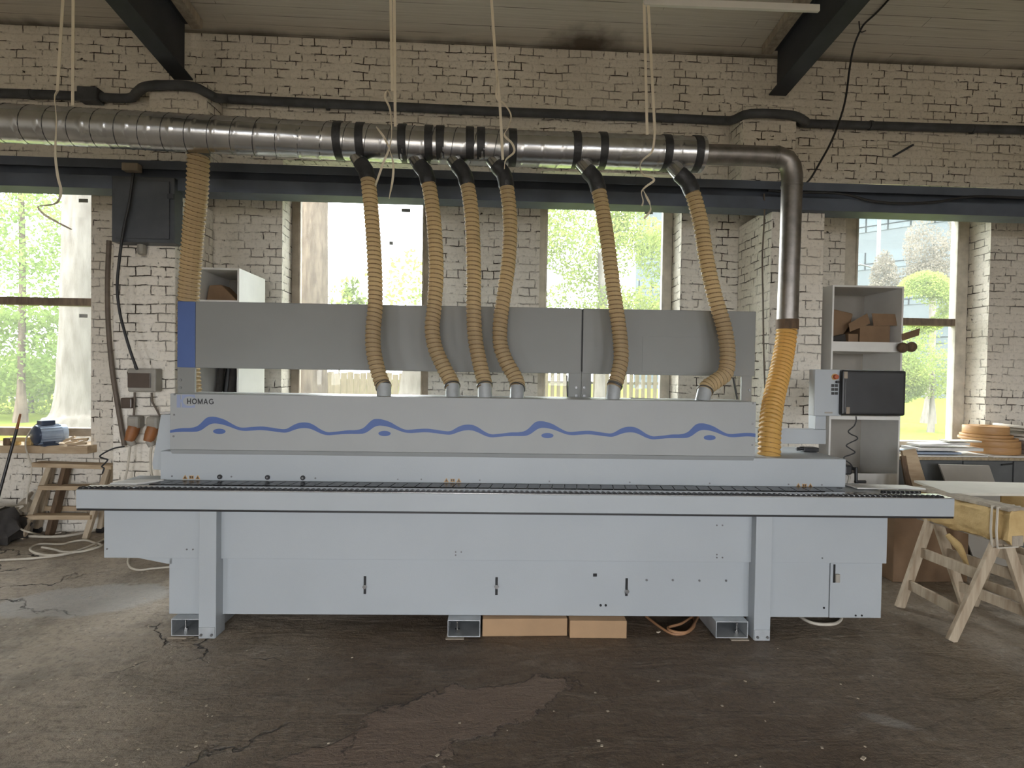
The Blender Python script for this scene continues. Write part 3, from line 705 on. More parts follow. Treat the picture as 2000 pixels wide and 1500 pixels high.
P = smoothpath([W(*p) for p in [(1500, 372, 5.08), (1560, 376, 5.07), (1640, 378, 5.07), (1700, 392, 5.07), (1760, 397, 5.07), (1830, 394, 5.07), (1900, 384, 5.07), (2000, 386, 5.07), (2150, 388, 5.07)]], 8)
tag(MB().tube(P, .012, 8).build('sagging_cable', 'cable_k', smooth=True), 'dark cable sagging along the face of the long beam at right', 'cable')
P = smoothpath([W(*p) for p in [(1492, 378, 5.09), (1493, 420, 5.15), (1489, 500, 5.17), (1490, 580, 5.17), (1492, 700, 5.17), (1496, 800, 5.17)]], 8)
tag(MB().tube(P, .008, 8).build('thin_conduit', 'cable_b', smooth=True), 'thin brown conduit running down the front of the right pier', 'pipe')

# ------------------------------------------------------------------ THE EDGE BANDING MACHINE (machine-local coordinates)
mc = thing('edge_banding_machine', 'long light grey edge banding machine with blue wave graphic, in the middle of the hall', 'machine', tuple(M0), rz=MT, local=True)
def lx(px, py, yl): return ML(px, py, yl).x
def lz(px, py, yl): return ML(px, py, yl).z
YB, YFA, YH, YHD = .10, .075, .33, .305
RX0, RX1 = -2.614, 3.122
rail_top, rail_bot = (lz(148, 958, 0)+lz(1865, 973, 0))/2, (lz(148, 993, 0)+lz(1865, 1010, 0))/2
def cyl_y(mb, x, z, y0, y1, r, seg=16): return mb.tube([(x, y0, z), (x, y1, z)], r, seg)
# base cabinet
zb0 = (lz(330, 1199, YB)+lz(1718, 1206, YB))/2
xb0, xb1 = lx(330, 1150, YB), lx(1718, 1150, YB)
zfa0 = (lz(435, 1091, YFA)+lz(1733, 1101, YFA))/2
xf0, xf1 = lx(203, 1040, YFA), lx(1733, 1050, YFA)
body = MB().box(xb0, xb1, YB, 1.0, zb0, rail_bot).build('base_cabinet', 'paint', mc, bevel=.004)
MB().box(xf0, xf1, YFA, .24, zfa0, rail_bot-.004).build('upper_fascia', 'paint', mc, bevel=.003)
p0 = lx(255, 1090, YFA+.02)
MB().prism([(p0, .10, zfa0+.002), (xb0+.02, .10, zfa0+.002), (xb0+.02, .10, lz(332, 1101, .1)), (xb0-.01, .10, lz(332, 1101, .1))], (0, .10, 0)).build('gusset_plate', 'paint', mc)
xd = lx(1618, 1150, YB)
door = MB().box(xd+.003, xb1+.004, YB-.014, YB-.001, zb0+.003, zfa0-.003).build('door', 'paint', mc, bevel=.002)
MB().box(xd-.53, xd-.002, YB-.010, YB-.001, zb0+.003, zfa0-.003).build('access_panel', 'paint', mc, bevel=.002)
p = ML(1629, 1118, YB-.014)
MB().box(p.x-.006, p.x+.007, YB-.017, YB-.0145, p.z-.07, p.z+.055).build('lock_slot', 'black', mc)
MB().box(p.x+.003, p.x+.033, YB-.032, YB-.0175, p.z-.065, p.z-.008).build('padlock', 'plug', mc, bevel=.003)
# infeed rail
MB().box(RX0, RX1, 0, .16, rail_bot, rail_top).build('feed_rail', 'paint', mc, bevel=.004)
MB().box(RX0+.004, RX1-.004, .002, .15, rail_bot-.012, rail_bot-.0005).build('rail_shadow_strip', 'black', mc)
MB().box(RX0, RX1-.01, .004, .14, rail_top+.0005, rail_top+.004).build('chrome_strip', 'chrome', mc)
mb = MB(); n = 158; st = (RX1-.06-RX0)/n
prof = []
for k in range(n*6+1):
    x = RX0+k*st/6; prof.append((x, rail_top+.006+.012*abs(math.sin(math.pi*k/6))))
nb = len(prof)
for k in range(nb-1):
    (xa, za), (xb_, zb_) = prof[k], prof[k+1]
    mb.add([(xa, .012, rail_top+.0042), (xb_, .012, rail_top+.0042), (xb_, .012, zb_), (xa, .012, za), (xa, .045, rail_top+.0042), (xb_, .045, rail_top+.0042), (xb_, .045, zb_), (xa, .045, za)],
           [(0, 1, 2, 3), (7, 6, 5, 4), (3, 2, 6, 7)])
mb.build('roller_belt', 'rubber', mc)
# feed table and track
zt = rail_top-.002
tx0, tx1 = lx(215, 952, .2), lx(1800, 960, .2)
MB().box(tx0, tx1-.25, .14, .5, rail_bot+.02, zt).build('feed_table', 'paint', mc, bevel=.003)
mb = MB(); x = lx(300, 950, .22); xe = lx(1660, 962, .22)
n = int((xe-x)/.085)
for k in range(n):
    mb.prism([(x+k*.085, .17, zt+.001), (x+k*.085+.078, .17, zt+.001), (x+k*.085+.098, .30, zt+.001), (x+k*.085+.02, .30, zt+.001)], (0, 0, .007))
mb.build('track_pads', 'rubber', mc)
ch = MB().box(x, xe, .303, .312, zt+.001, zt+.006).build('track_side', 'black', mc)
mb = MB(); a = ML(215, 955, .17); b = ML(292, 945, .3)
mb.prism([(a.x, .165, zt+.0005), (b.x+.0, .165, zt+.0005), (b.x+.1, .30, zt+.0005), (a.x+.12, .30, zt+.0005), (a.x+.03, .26, zt+.0005)], (0, 0, .014)); mb.build('infeed_guide_pad', 'white', mc, bevel=.004)
# outfeed end plates
a, b = ML(1655, 949, .40), ML(1800, 953, .30)
MB().prism([(a.x-.02, .26, zt+.006), (b.x, .26, zt+.006), (b.x-.06, .38, zt+.006), (a.x-.02, .40, zt+.006)], (0, 0, .010)).build('outfeed_plate', 'white', mc, bevel=.002)
q = ML(1722, 961, .16); r = ML(1797, 965, .16)
ob = MB().box(q.x, r.x, .15, .175, rail_top-.02, rail_top+.018).build('outfeed_roller_strip', 'black', mc, bevel=.003)
for k in range(8):
    xx = q.x+.02+k*(r.x-q.x-.04)/7; cyl_y(MB(), xx, rail_top+.010, .142, .1495, .0055, 10).build('roller', 'screw', ob, smooth=True)
MB().prism([(lx(1600, 958, .1), .06, zt+.004), (lx(1735, 966, .1), .06, zt+.004), (lx(1700, 958, .1), .145, zt+.004), (lx(1620, 955, .1), .145, zt+.004)], (0, 0, .006)).build('wear_plate', 'chrome', mc)
# legs
for (pxa, pxb) in ((388, 422), (1475, 1507)):
    xa, xb_ = lx(pxa, 1120, .012), lx(pxb, 1120, .012)
    lg = MB().box(xa, xb_, .012, .13, .004, rail_bot-.002).build('leg', 'paint', mc, bevel=.003)
    pl_ = MB().box(xa+.004, xb_-.004, .006, .0115, .004, .075).build('leg_plate', 'galv', lg, bevel=.001)
    for xx in (xa+.022, xb_-.022): cyl_y(MB(), xx, .028, -.002, .0055, .009, 6).build('bolt', 'screw', lg, smooth=False)
# channel feet
def foot(xa, xb_, ya, skew=0):
    w = .006; h = .120; y1 = .95
    f = MB()
    f.box(xa, xb_, ya, y1, .008, .008+w).box(xa, xb_, ya, y1, h-w, h).box(xa, xa+w, ya, y1, .008+w, h-w).box(xb_-w, xb_, ya, y1, .008+w, h-w)
    o = f.build('channel_foot', 'galv', mc, bevel=.0015)
    xc = xa+.06 if skew <= 0 else xb_-.05
    MB().tube([(xc, ya+.06, .015), (xc, ya+.06, .035)], .016, 6).tube([(xc, ya+.06, .03), (xc, ya+.06, .085)], .007, 10).build('levelling_bolt', 'chrome', o, smooth=False)
    MB().box(xc-.07, xc+.05, ya-.02, ya+.10, .0005, .0075).build('packing_tile', 'tile_foot', o)
foot(lx(334, 1230, .03), lx(333, 1230, .03)+.26, .03); foot(lx(874, 1230, .03), lx(938, 1230, .03), .03); foot(lx(1398, 1235, .03), lx(1461, 1235, .03), .03, 1)
# housing
zh0 = (lz(313, 938, YH)+lz(1652, 952, YH))/2; zh1 = lz(1652, 897, YH)
xh0, xh1 = lx(313, 925, YH), lx(1652, 925, YH)
MB().box(xh0, xh1, YH, 1.0, zh0, zh1).build('lower_housing', 'paint', mc, bevel=.005)
zd0 = (lz(335, 884, YHD)+lz(1475, 897, YHD))/2; zd1 = (lz(335, 769, YHD)+lz(1475, 785, YHD))/2
xd0, xd1 = lx(332, 830, YHD), lx(1476, 840, YHD)
hood = MB().box(xd0, xd1, YHD, .72, zd0+.02, zd1).build('hood', 'paint_hood', mc, bevel=.004)
MB().prism([(xd0, YHD+.002, zd0+.019), (xd0, YHD+.022, zd0-.012), (xd0, YHD+.03, zd0-.012), (xd0, YHD+.03, zd0+.019)], (xd1-xd0, 0, 0)).build('hood_lip', 'paint_hood', mc, bevel=.002)
# sloped end cover at the left
yl = .42
P = [ML(*c, yl) for c in ((314, 810), (336, 809), (336, 930), (313, 918), (299, 917), (297, 905))]
P = [tuple(p) for p in P]
MB().prism(P, (0, .45, 0)).build('end_cover', 'paint', mc, bevel=.004)
a = ML(314, 808, yl); b = ML(333, 807, yl); MB().box(a.x-.004, b.x, yl-.004, .8, a.z, a.z+.012).build('end_cover_ledge', 'chrome', mc)
# knobs, screws, holes
for c in ((430, 931), (523, 932), (592, 933)):
    p = ML(*c, YH); k = cyl_y(MB(), p.x, p.z, YH-.012, YH-.001, .0165, 20).build('round_knob', 'black', mc, smooth=True, bevel=.002)
    cyl_y(MB(), p.x, p.z, YH-.015, YH-.0125, .006, 12).build('knob_cap', 'screw', k)
def screws(cs, y, r=.0065, m='screw', nm='screw'):
    for c in cs:
        p = ML(c[0], c[1], y); cyl_y(MB(), p.x, p.z, y-.003, y-.0003, r, 10).build(nm, m, mc)
screws([(336, 930), (452, 931), (616, 934), (777, 936), (823, 936), (937, 938), (1073, 940), (1230, 942), (1386, 944), (1540, 946), (1605, 947)], YH, .006)
screws([(341, 768.5+2), (340, 810), (339, 852), (1471, 788), (1470, 828), (1469, 869)], YHD, .0068)
screws([(365, 1073), (377, 1073), (209, 1072), (890, 1078), (901, 1078), (890, 1084), (1400, 1026), (1411, 1026), (1400, 1083), (1400, 1089), (1411, 1089), (1606, 1090)], YFA, .0055)
screws([(1263, 1133), (1314, 1133), (1366, 1134), (1418, 1134)], YB, .008)
screws([(1671, 1202), (1683, 1202)], YB-.014, .0065, 'black', 'hole')
screws([(1609, 1187)], YB-.010, .0075, 'black', 'hole')
screws([(1173, 1182), (1183, 1182)], YB, .0085, 'black', 'hole')
p = ML(1162, 1123, YB); MB().box(p.x-.013, p.x+.013, YB-.002, YB-.0003, p.z-.010, p.z+.010).build('square_opening', 'black', mc)
for (px, y0, y1, yb_) in ((713, 1125, 1160, 1145), (970, 1127, 1162, 1145), (1224, 1129, 1164, 1154)):
    a, b, c = ML(px, y0, YB), ML(px, y1, YB), ML(px, yb_, YB)
    s = MB().box(a.x-.0085, a.x+.0085, YB-.003, YB-.0003, b.z, a.z).build('slot', 'black', mc, bevel=.003)
    cyl_y(MB(), c.x, c.z, YB-.016, YB-.0032, .015, 6).build('slot_bolt', 'chrome', s)
# blue wave graphic
UP = [(332, 840.5), (345, 837.5), (355, 836), (370, 836), (380, 834.5), (388, 831), (395, 824), (401, 817.5), (406, 814.5), (412, 813.7), (420, 814), (430, 816.5), (440, 820), (450, 826), (460, 831.5), (467, 834.5), (475, 835.5), (490, 834), (505, 833), (515, 833), (530, 835), (545, 837.5), (555, 838.5), (562, 837), (568, 833), (576, 828.5), (585, 825.5), (595, 824.7), (605, 826), (615, 831), (625, 838), (633, 842), (641, 844.5)]
LO = [(332, 845.5), (345, 843.7), (360, 843.3), (375, 843.4), (386, 843), (394, 840), (402, 834), (409, 829), (418, 826.7), (430, 828), (440, 830.5), (450, 834), (460, 838), (470, 841), (480, 841.8), (495, 840.8), (505, 840), (515, 840.2), (530, 842), (545, 844), (557, 845.3), (565, 843.5), (575, 839.5), (585, 836.7), (595, 835.8), (605, 837), (615, 841), (625, 846), (633, 849), (641, 850.3)]
def curve(c):
    return [(ML(a, b, YHD).x, ML(a, b, YHD).z) for a, b in c]
U, L_ = curve(UP), curve(LO)
per = ML(735, 819, YHD).x-ML(412, 813.7, YHD).x
zoff = ML(738, 819, YHD).z-ML(415, 814, YHD).z
def seq(C):
    base = C; x0 = C[0][0]; out = []
    for k in range(-0, 4):
        for (x, z) in C:
            X = x+per*k
            if k and x < x0+.045: continue
            out.append((X, z+zoff*k*.0))
    return sorted(out)
def interp(S, x):
    for i in range(len(S)-1):
        if S[i][0] <= x <= S[i+1][0]:
            t = (x-S[i][0])/max(1e-9, S[i+1][0]-S[i][0]); t2 = t
            return S[i][1]*(1-t2)+S[i+1][1]*t2
    return S[-1][1]
SU, SL = seq(U), seq(L_)
xs = []; x = xd0+.001
while x < xd1-.001: xs.append(x); x += .011
xs.append(xd1-.001)
def smo(S, x): return (interp(S, x-.012)+2*interp(S, x)+interp(S, x+.012))/4 if SU[0][0]+.013 < x < xd1-.02 else interp(S, x)
vs = []; fs = []
for x in xs:
    zu, zl = smo(SU, x), smo(SL, x)
    vs += [(x, YHD-.0012, zl), (x, YHD-.0012, zu), (x, YHD-.0002, zl), (x, YHD-.0002, zu)]
for k in range(len(xs)-1):
    a = 4*k; fs += [(a, a+4, a+5, a+1), (a+1, a+5, a+7, a+3), (a, a+2, a+6, a+4)]
MB().add(vs, fs).build('wave_graphic', 'blue', hood)
e0 = ML(428.5, 842.5, YHD)
for k in range(4):
    cx = e0.x+per*k
    if k == 3: cx = ML(1386, 857, YHD).x
    n = 28; mb = MB(); mb.prism([(cx+.043*math.cos(2*math.pi*i/n), YHD-.0012, e0.z+.0185*math.sin(2*math.pi*i/n)) for i in range(n)], (0, .001, 0)); mb.build('blue_oval', 'blue', hood)
# maker's plate graphic and lettering
a, b = ML(345.5, 770.5, YHD), ML(381, 796.5, YHD)
w, h = b.x-a.x, a.z-b.z; y0, y1 = YHD-.0012, YHD-.0002
lg = MB().box(a.x, a.x+w*.20, y0, y1, b.z, a.z-.002).box(a.x+w*.20, a.x+w*.27, y0, y1, b.z+h*.40, b.z+h*.62).box(a.x+.27*w, a.x+w*.31, y0, y1, b.z, a.z)
n = 40; cx, cz, rx, rz_ = a.x+w*.70, b.z+h*.50, w*.36, h*.37
outer = []
for i in range(n):                                        # block with a round opening, open to the right
    t0, t1 = math.radians(30+300*i/n), math.radians(30+300*(i+1)/n)
    def edge(t):
        c, s_ = math.cos(t), math.sin(t); k = min(((a.x+w-cx) if c > 0 else (cx-a.x-w*.31))/max(1e-6, abs(c)), (h*.5)/max(1e-6, abs(s_)))
        return (cx+c*k, cz+s_*k)
    i0, i1 = (cx+rx*math.cos(t0), cz+rz_*math.sin(t0)), (cx+rx*math.cos(t1), cz+rz_*math.sin(t1)); o0, o1 = edge(t0), edge(t1)
    lg.add([(i0[0], y0, i0[1]), (i1[0], y0, i1[1]), (o1[0], y0, o1[1]), (o0[0], y0, o0[1])], [(0, 1, 2, 3)])
lg.build('square_emblem', 'blue_pale', hood)
ta, tb = ML(365.5, 789, YHD), ML(418, 779, YHD)
def letter_quads(ch):                     # bold sans capitals drawn in a unit box, as flat quads
    w = .20
    def arc(t0, t1, n=16, ro=.5, ri=.5-w*.95):
        out = []
        for i in range(n):
            p, q_ = math.radians(t0+(t1-t0)*i/n), math.radians(t0+(t1-t0)*(i+1)/n)
            out.append([(.5+ri*math.cos(p), .5+ri*1.02*math.sin(p)), (.5+ro*math.cos(p), .5+ro*1.02*math.sin(p)), (.5+ro*math.cos(q_), .5+ro*1.02*math.sin(q_)), (.5+ri*math.cos(q_), .5+ri*1.02*math.sin(q_))])
        return out
    R = lambda x0, x1, z0, z1: [(x0, z0), (x1, z0), (x1, z1), (x0, z1)]
    if ch == 'H': return .80, [R(0, w, 0, 1), R(.8-w, .8, 0, 1), R(w, .8-w, .42, .60)]
    if ch == 'O': return 1.0, arc(0, 360, 28)
    if ch == 'M': return .95, [R(0, w*.9, 0, 1), R(.95-w*.9, .95, 0, 1), [(w*.9, 1), (w*.9, .60), (.40, 0), (.475, .28)], [(.95-w*.9, 1), (.475, .28), (.55, 0), (.95-w*.9, .60)], [(.40, 0), (.55, 0), (.475, .28)]]
    if ch == 'A': return .90, [[(0, 0), (.20, 0), (.54, 1), (.36, 1)], [(.70, 0), (.90, 0), (.54, 1), (.36, 1)], R(.22, .68, .22, .38)]
    return 1.0, arc(40, 340, 24)+[R(.55, .97, .36, .52), R(.80, .97, .12, .5)]
hL = tb.z-ta.z; tot = sum(letter_quads(c)[0] for c in 'HOMAG')+.16*4; kx = (tb.x-ta.x)/tot; cur = ta.x; lt_ = MB()
for c in 'HOMAG':
    wd, quads = letter_quads(c)
    for qd in quads: lt_.prism([(cur+u_*kx, YHD-.0022, ta.z+v_*hL) for u_, v_ in qd], (0, .0008, 0))
    cur += (wd+.16)*kx
lt_.build('lettering', 'ink', hood)
# warning signs
for (cx_, cy_) in ((374, 932), (884, 938), (1571, 948)):
    c = ML(cx_, cy_, YH); sg = MB()
    for dx in (-.044, .044):
        pts_o = [(c.x+dx-.018, YH-.0012, c.z-.014), (c.x+dx+.018, YH-.0012, c.z-.014), (c.x+dx, YH-.0012, c.z+.017)]
        sg.prism(pts_o, (0, .001, 0))
    sg.box(c.x-.016, c.x+.016, YH-.0012, YH-.0002, c.z-.012, c.z+.011)
    s_ = sg.build('warning_sign', 'warn', mc)
    ik = MB()
    for dx in (-.044, .044):
        ik.prism([(c.x+dx-.010, YH-.0020, c.z-.010), (c.x+dx+.010, YH-.0020, c.z-.010), (c.x+dx, YH-.0020, c.z+.009)], (0, .0006, 0))
    ik.box(c.x-.012, c.x-.002, YH-.0020, YH-.0014, c.z-.008, c.z+.008).box(c.x+.002, c.x+.012, YH-.0020, YH-.0014, c.z-.008, c.z+.008)
    ik.build('sign_print', 'smoke', s_)
# rear raised cover
YP = .80
zp1 = (lz(345, 588, YP)+lz(1475, 608, YP))/2; zp0 = (lz(345, 717, YP)+lz(1140, 731, YP))/2
X = lambda px: lx(px, 700, YP)
zbase = zd1-.25
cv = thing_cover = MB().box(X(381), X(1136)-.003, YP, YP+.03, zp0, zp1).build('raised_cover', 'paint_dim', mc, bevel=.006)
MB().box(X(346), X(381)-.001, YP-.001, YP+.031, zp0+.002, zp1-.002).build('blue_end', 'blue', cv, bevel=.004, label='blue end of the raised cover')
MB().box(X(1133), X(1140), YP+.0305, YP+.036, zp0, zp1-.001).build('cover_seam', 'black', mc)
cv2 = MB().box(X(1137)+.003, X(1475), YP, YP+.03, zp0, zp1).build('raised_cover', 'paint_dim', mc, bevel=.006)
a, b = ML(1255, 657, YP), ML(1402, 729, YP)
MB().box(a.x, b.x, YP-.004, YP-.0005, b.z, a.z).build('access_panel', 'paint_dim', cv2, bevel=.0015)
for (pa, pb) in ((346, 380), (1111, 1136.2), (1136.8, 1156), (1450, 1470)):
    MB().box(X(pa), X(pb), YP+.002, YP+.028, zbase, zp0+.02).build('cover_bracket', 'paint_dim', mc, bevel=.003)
for c in ((1125, 757), (1125, 773), (1141, 757), (1141, 773), (1464, 762), (352+0, 742), (352, 757)):
    p = ML(c[0], c[1], YP); cyl_y(MB(), p.x, p.z, YP-.004, YP+.0018, .011, 12).build('bracket_bolt', 'screw', mc)
# gas struts
MB().tube([ML(1432, 738, YP-.02), ML(1440, 780, YP-.02)], .008, 10).build('gas_strut', 'black', mc, smooth=True)
MB().tube([ML(1107.5, 733, YP-.02), ML(1108, 775, YP-.02)], .006, 10).build('gas_strut', 'black', mc, smooth=True)
MB().tube([ML(1232, 778, .6), ML(1240, 778, .6), ML(1290, 780, .6)], [.008, .005, .004], 8).build('probe_rod', 'screw', mc, smooth=True)
# hood ports beneath the hoses
for (pe, end, r) in hood_ports:
    e = W(end[0], end[1]+8, pe.y-.03)
    def tolocal(v): d = v-M0; return Vector((d.dot(MX), d.dot(MY), d.z))
    a_, b_ = tolocal(pe), tolocal(e); b_.z = zd1-.02; 
    MB().tube([a_+(b_-a_).normalized()*(-.02), b_], r*.92, 20).build('suction_port', 'galv', mc, smooth=True)
# control arm and panel
YC = .62
zc = lambda px, py: ML(px, py, YC)
a, b = zc(1480, 866), zc(1614, 839)
arm = MB().box(a.x, b.x, YC, YC+.10, a.z, b.z).build('control_arm', 'paint', mc, bevel=.004)
a2, b2 = zc(1592, 866), zc(1614, 812); MB().box(a2.x, b2.x, YC+.001, YC+.099, b.z+.0005, b2.z+.01).build('arm_riser', 'paint', arm, bevel=.004)
a, b = ML(1590, 812, YC-.09), ML(1645, 722, YC-.09)
cb = MB().box(a.x, b.x, YC-.09, YC-.01, a.z, b.z).build('control_box', 'paint', mc, bevel=.005)
y_ = YC-.09
p = ML(1630, 736, y_); cyl_y(MB(), p.x, p.z, y_-.03, y_-.0005, .018, 20).build('emergency_stop', 'red', cb, smooth=True, bevel=.003)
cyl_y(MB(), p.x, p.z, y_-.006, y_-.0004, .024, 20).build('stop_collar', 'warn', cb, smooth=True)
p = ML(1634, 746, y_); cyl_y(MB(), p.x, p.z, y_-.02, y_-.0005, .011, 14).build('selector_switch', 'black', cb, smooth=True)
for r_ in range(3):
    for c_ in range(2):
        p = ML(1626+7*c_, 753+7.6*r_, y_); MB().box(p.x-.011, p.x+.011, y_-.006, y_-.0005, p.z-.011, p.z+.011).build('push_button', 'black', cb, bevel=.002)
p = ML(1618, 806, y_); MB().box(p.x-.03, p.x+.03, y_-.002, y_-.0004, p.z-.006, p.z+.006).build('maker_label', 'plug', cb)
ym = YC-.13
a, b = ML(1644, 811, ym), ML(1771, 724, ym)
mo = MB().box(a.x, b.x, ym, ym+.05, a.z, b.z).build('monitor', 'black', mc, bevel=.014)
MB().box(a.x+.022, b.x-.022, ym-.0015, ym+.01, a.z+.020, b.z-.020).build('screen', 'screen', mo, bevel=.003)
for c in ((1652, 732), (1656, 801)):
    p = ML(*c, ym); MB().box(p.x-.016, p.x+.012, ym-.006, ym-.0016, p.z-.028, p.z+.024).build('paper_scrap', 'tile_foot', mo, bevel=.004)
# spring cable and crank
yc = .36
sp = [(1672, 813), (1672, 822), (1668, 832), (1657, 842), (1662, 848), (1673, 853), (1674, 858), (1662, 864), (1653, 870), (1660, 876), (1670, 883), (1662, 888), (1650, 892), (1649, 897), (1660, 905), (1665, 912)]
MB().tube(smoothpath([ML(a_, b_, yc) for a_, b_ in sp], 6), .0045, 8).build('coiled_cable', 'cable_k', mc, smooth=True)
p = ML(1663, 915, yc); ck = MB().box(xh1+.001, p.x-.004, yc-.02, yc+.05, p.z-.045, p.z+.025).build('crank_gearbox', 'black', mc, bevel=.012)
q1, q2, q3 = ML(1672, 916, yc-.03), ML(1672, 941, yc-.03), ML(1690, 941, yc-.03)
MB().tube([p, q1], .012, 12).tube([q1+Vector((0, 0, .012)), q2], .011, 12).tube([q2-Vector((.008, 0, 0)), q3], .012, 12).build('crank_handle', 'black', ck, smooth=True)
MB().tube(smoothpath([ML(1655, 925, yc), ML(1659, 932, yc-.02), ML(1656, 944, yc-.02)], 5), .008, 8).build('pointer_hook', 'plug', ck, smooth=True)
p = ML(1582, 890, .7); MB().box(p.x-.06, p.x+.06, .68, .76, zh1+.0005, zh1+.035).tube([(p.x-.11, .7, zh1+.02), (p.x-.05, .7, zh1+.028)], .014, 10).build('hinge_block', 'black', mc, bevel=.006)
# small cardboard and cables underneath
def on_floor_box(name, px0, px1, pyb, h, d, m, label, rz=0, group=None, bevel=.004):
    a, b = Zp(px0, pyb), Zp(px1, pyb)
    cx = (a.x+b.x)/2; cy = (a.y+b.y)/2
    o = MB().box(a.x, b.x, cy, cy+d, .001, h, rz=rz).build(name, m, bevel=bevel); tag(o, label, 'box', group); return o
on_floor_box('cardboard_box', 942, 1108, 1243, .118, .32, 'card', 'longer flat cardboard box lying on the floor under the machine')
on_floor_box('cardboard_box', 1114, 1225, 1247, .118, .28, 'card', 'shorter cardboard box under the machine, right of the long one', rz=-.03)
def floor_cable(name, pts, r, m, label, n=8, z=None):
    P = []
    for k, c in enumerate(pts):
        z_ = c[2] if len(c) > 2 else r+.001
        P.append(Zp(c[0], c[1], z_))
    o = MB().tube(smoothpath(P, n), r, 8).build(name, m, smooth=True); return tag(o, label, 'cable')
floor_cable('floor_cable', [(1262, 1204), (1290, 1225), (1315, 1238), (1340, 1236), (1356, 1222), (1352, 1206), (1330, 1218, .03), (1305, 1226, .03), (1318, 1234, .03), (1345, 1232, .03), (1366, 1200)], .009, 'cable_o', 'orange brown cable looped on the floor under the machine')
floor_cable('floor_cable', [(1552, 1196), (1575, 1212), (1600, 1219), (1630, 1218), (1643, 1208), (1638, 1196)], .011, 'cable_w', 'beige cable loop peeking out under the right end of the machine')
floor_cable('floor_cable', [(252, 1085), (250, 1100), (257, 1110), (275, 1113), (300, 1110), (335, 1107), (360, 1104)], .009, 'cable_w', 'pale cable bent on the floor beneath the left overhang of the machine')

# ------------------------------------------------------------------ LEFT WALL FITTINGS
# grey enclosure on the left pier
ye = PIL_Y-.14
a, b = W(218, 472, ye), W(341, 347, ye)
en = thing('steel_enclosure', 'large dark grey steel electrical enclosure on the left brick pier under the beam', 'enclosure', ((a.x+b.x)/2, ye, a.z))
MB().box(a.x, b.x, ye, PIL_Y-.004, a.z, b.z).build('enclosure_body', 'cab_grey', en, bevel=.006)
c, d = W(227, 465, ye), W(332, 355, ye); dr = MB().box(c.x, d.x, ye-.012, ye-.001, c.z, d.z).build('door', 'cab_grey', en, bevel=.003)
p = W(336, 385, ye); MB().box(p.x-.03, p.x+.03, ye-.028, ye-.012, p.z-.022, p.z+.022).build('latch', 'steel_black', en, bevel=.003)
p = W(276, 488, PIL_Y-.05); t = MB().box(p.x-.035, p.x+.035, PIL_Y-.08, PIL_Y-.003, p.z-.05, p.z+.07).build('alarm_bell', 'plug', bevel=.03); tag(t, 'small rounded grey fitting on the brick just below the grey enclosure', 'fitting')
p = W(258, 328, BY-.05); t = MB().box(p.x-.07, p.x+.07, BY-.09, BY-.013, p.z-.035, p.z+.035).build('junction_box', 'tile_foot', bevel=.008); tag(t, 'small beige junction box fixed on the long beam above the left pier', 'junction box')
# fuse box with smoked window
yf = PIL_Y-.11
a, b = W(249, 765, yf), W(304, 720, yf)
fb = thing('fuse_box', 'beige fuse box with smoked brown window on the left brick pier', 'fuse box', ((a.x+b.x)/2, yf, a.z))
MB().box(a.x, b.x, yf, PIL_Y-.003, a.z, b.z).build('box_body', 'plug', fb, bevel=.012)
c, d = W(250, 757, yf), W(295, 729, yf); MB().box(c.x, d.x, yf-.010, yf-.0005, c.z, d.z).build('smoked_window', 'smoke', fb, bevel=.004)
def socket(px, py, label):
    p = W(px, py, PIL_Y-.07)
    t = thing('power_socket', label, 'socket', (p.x, PIL_Y-.07, p.z), group='grey and orange sockets under the fuse box')
    MB().box(p.x-.055, p.x+.055, PIL_Y-.11, PIL_Y-.003, p.z-.02, p.z+.10).build('socket_body', 'plug', t, bevel=.025)
    MB().tube([(p.x, PIL_Y-.075, p.z+.0), (p.x-.01, PIL_Y-.085, p.z-.05), (p.x-.03, PIL_Y-.10, p.z-.13)], [.048, .052, .040], 20).build('orange_plug', 'orange', t, smooth=True, label='orange brown plug')
    MB().tube([(p.x-.025, PIL_Y-.095, p.z-.12), (p.x-.0, PIL_Y-.09, p.z-.175)], [.034, .030], 18).build('plug_gland', 'plug', t, smooth=True)
socket(263, 833, 'left one of two grey and orange industrial sockets below the fuse box')
socket(300, 834, 'right one of two industrial sockets, partly behind the machine end cover')
p = W(250, 787, PIL_Y-.04); tag(MB().box(p.x-.05, p.x+.05, PIL_Y-.07, PIL_Y-.003, p.z-.05, p.z+.05).build('switch_box', 'smoke', bevel=.012), 'small square brown switch box between fuse box and left socket', 'switch')
def wcable(name, pts, r, m, label, yv, cat='cable'):
    P = [W(a_, b_, (c[0] if c else yv)) for a_, b_, *c in pts]
    return tag(MB().tube(smoothpath(P, 8), r, 8).build(name, m, smooth=True), label, cat)
wcable('power_cable', [(261, 338), (258, 360), (252, 400), (243, 440), (234, 500), (229, 560), (234, 610), (244, 650), (256, 690), (268, 722)], .012, 'cable_k', 'black cable running down the left pier from the beam to the fuse box', ye-.04)
wcable('conduit_pipe', [(213, 470), (210, 560), (212, 640), (219, 720), (228, 780), (238, 840), (243, 870)], .021, 'cable_b', 'thick brown grey conduit running down the left edge of the pier', PIL_Y-.03, 'pipe')
wcable('socket_cable', [(263, 766), (262, 800), (261, 812)], .009, 'cable_b', 'short grey cable from fuse box down to the left socket', PIL_Y-.035)
wcable('socket_cable', [(296, 767), (298, 785), (306, 800), (312, 812)], .009, 'cable_b', 'grey cable curving from fuse box down to the right socket', PIL_Y-.035)
wcable('plug_cable', [(254, 871), (252, 890), (248, 920), (244, 940), (243, 1000), (246, 1080)], .009, 'cable_w', 'pale cable hanging from the left orange plug', PIL_Y-.13)
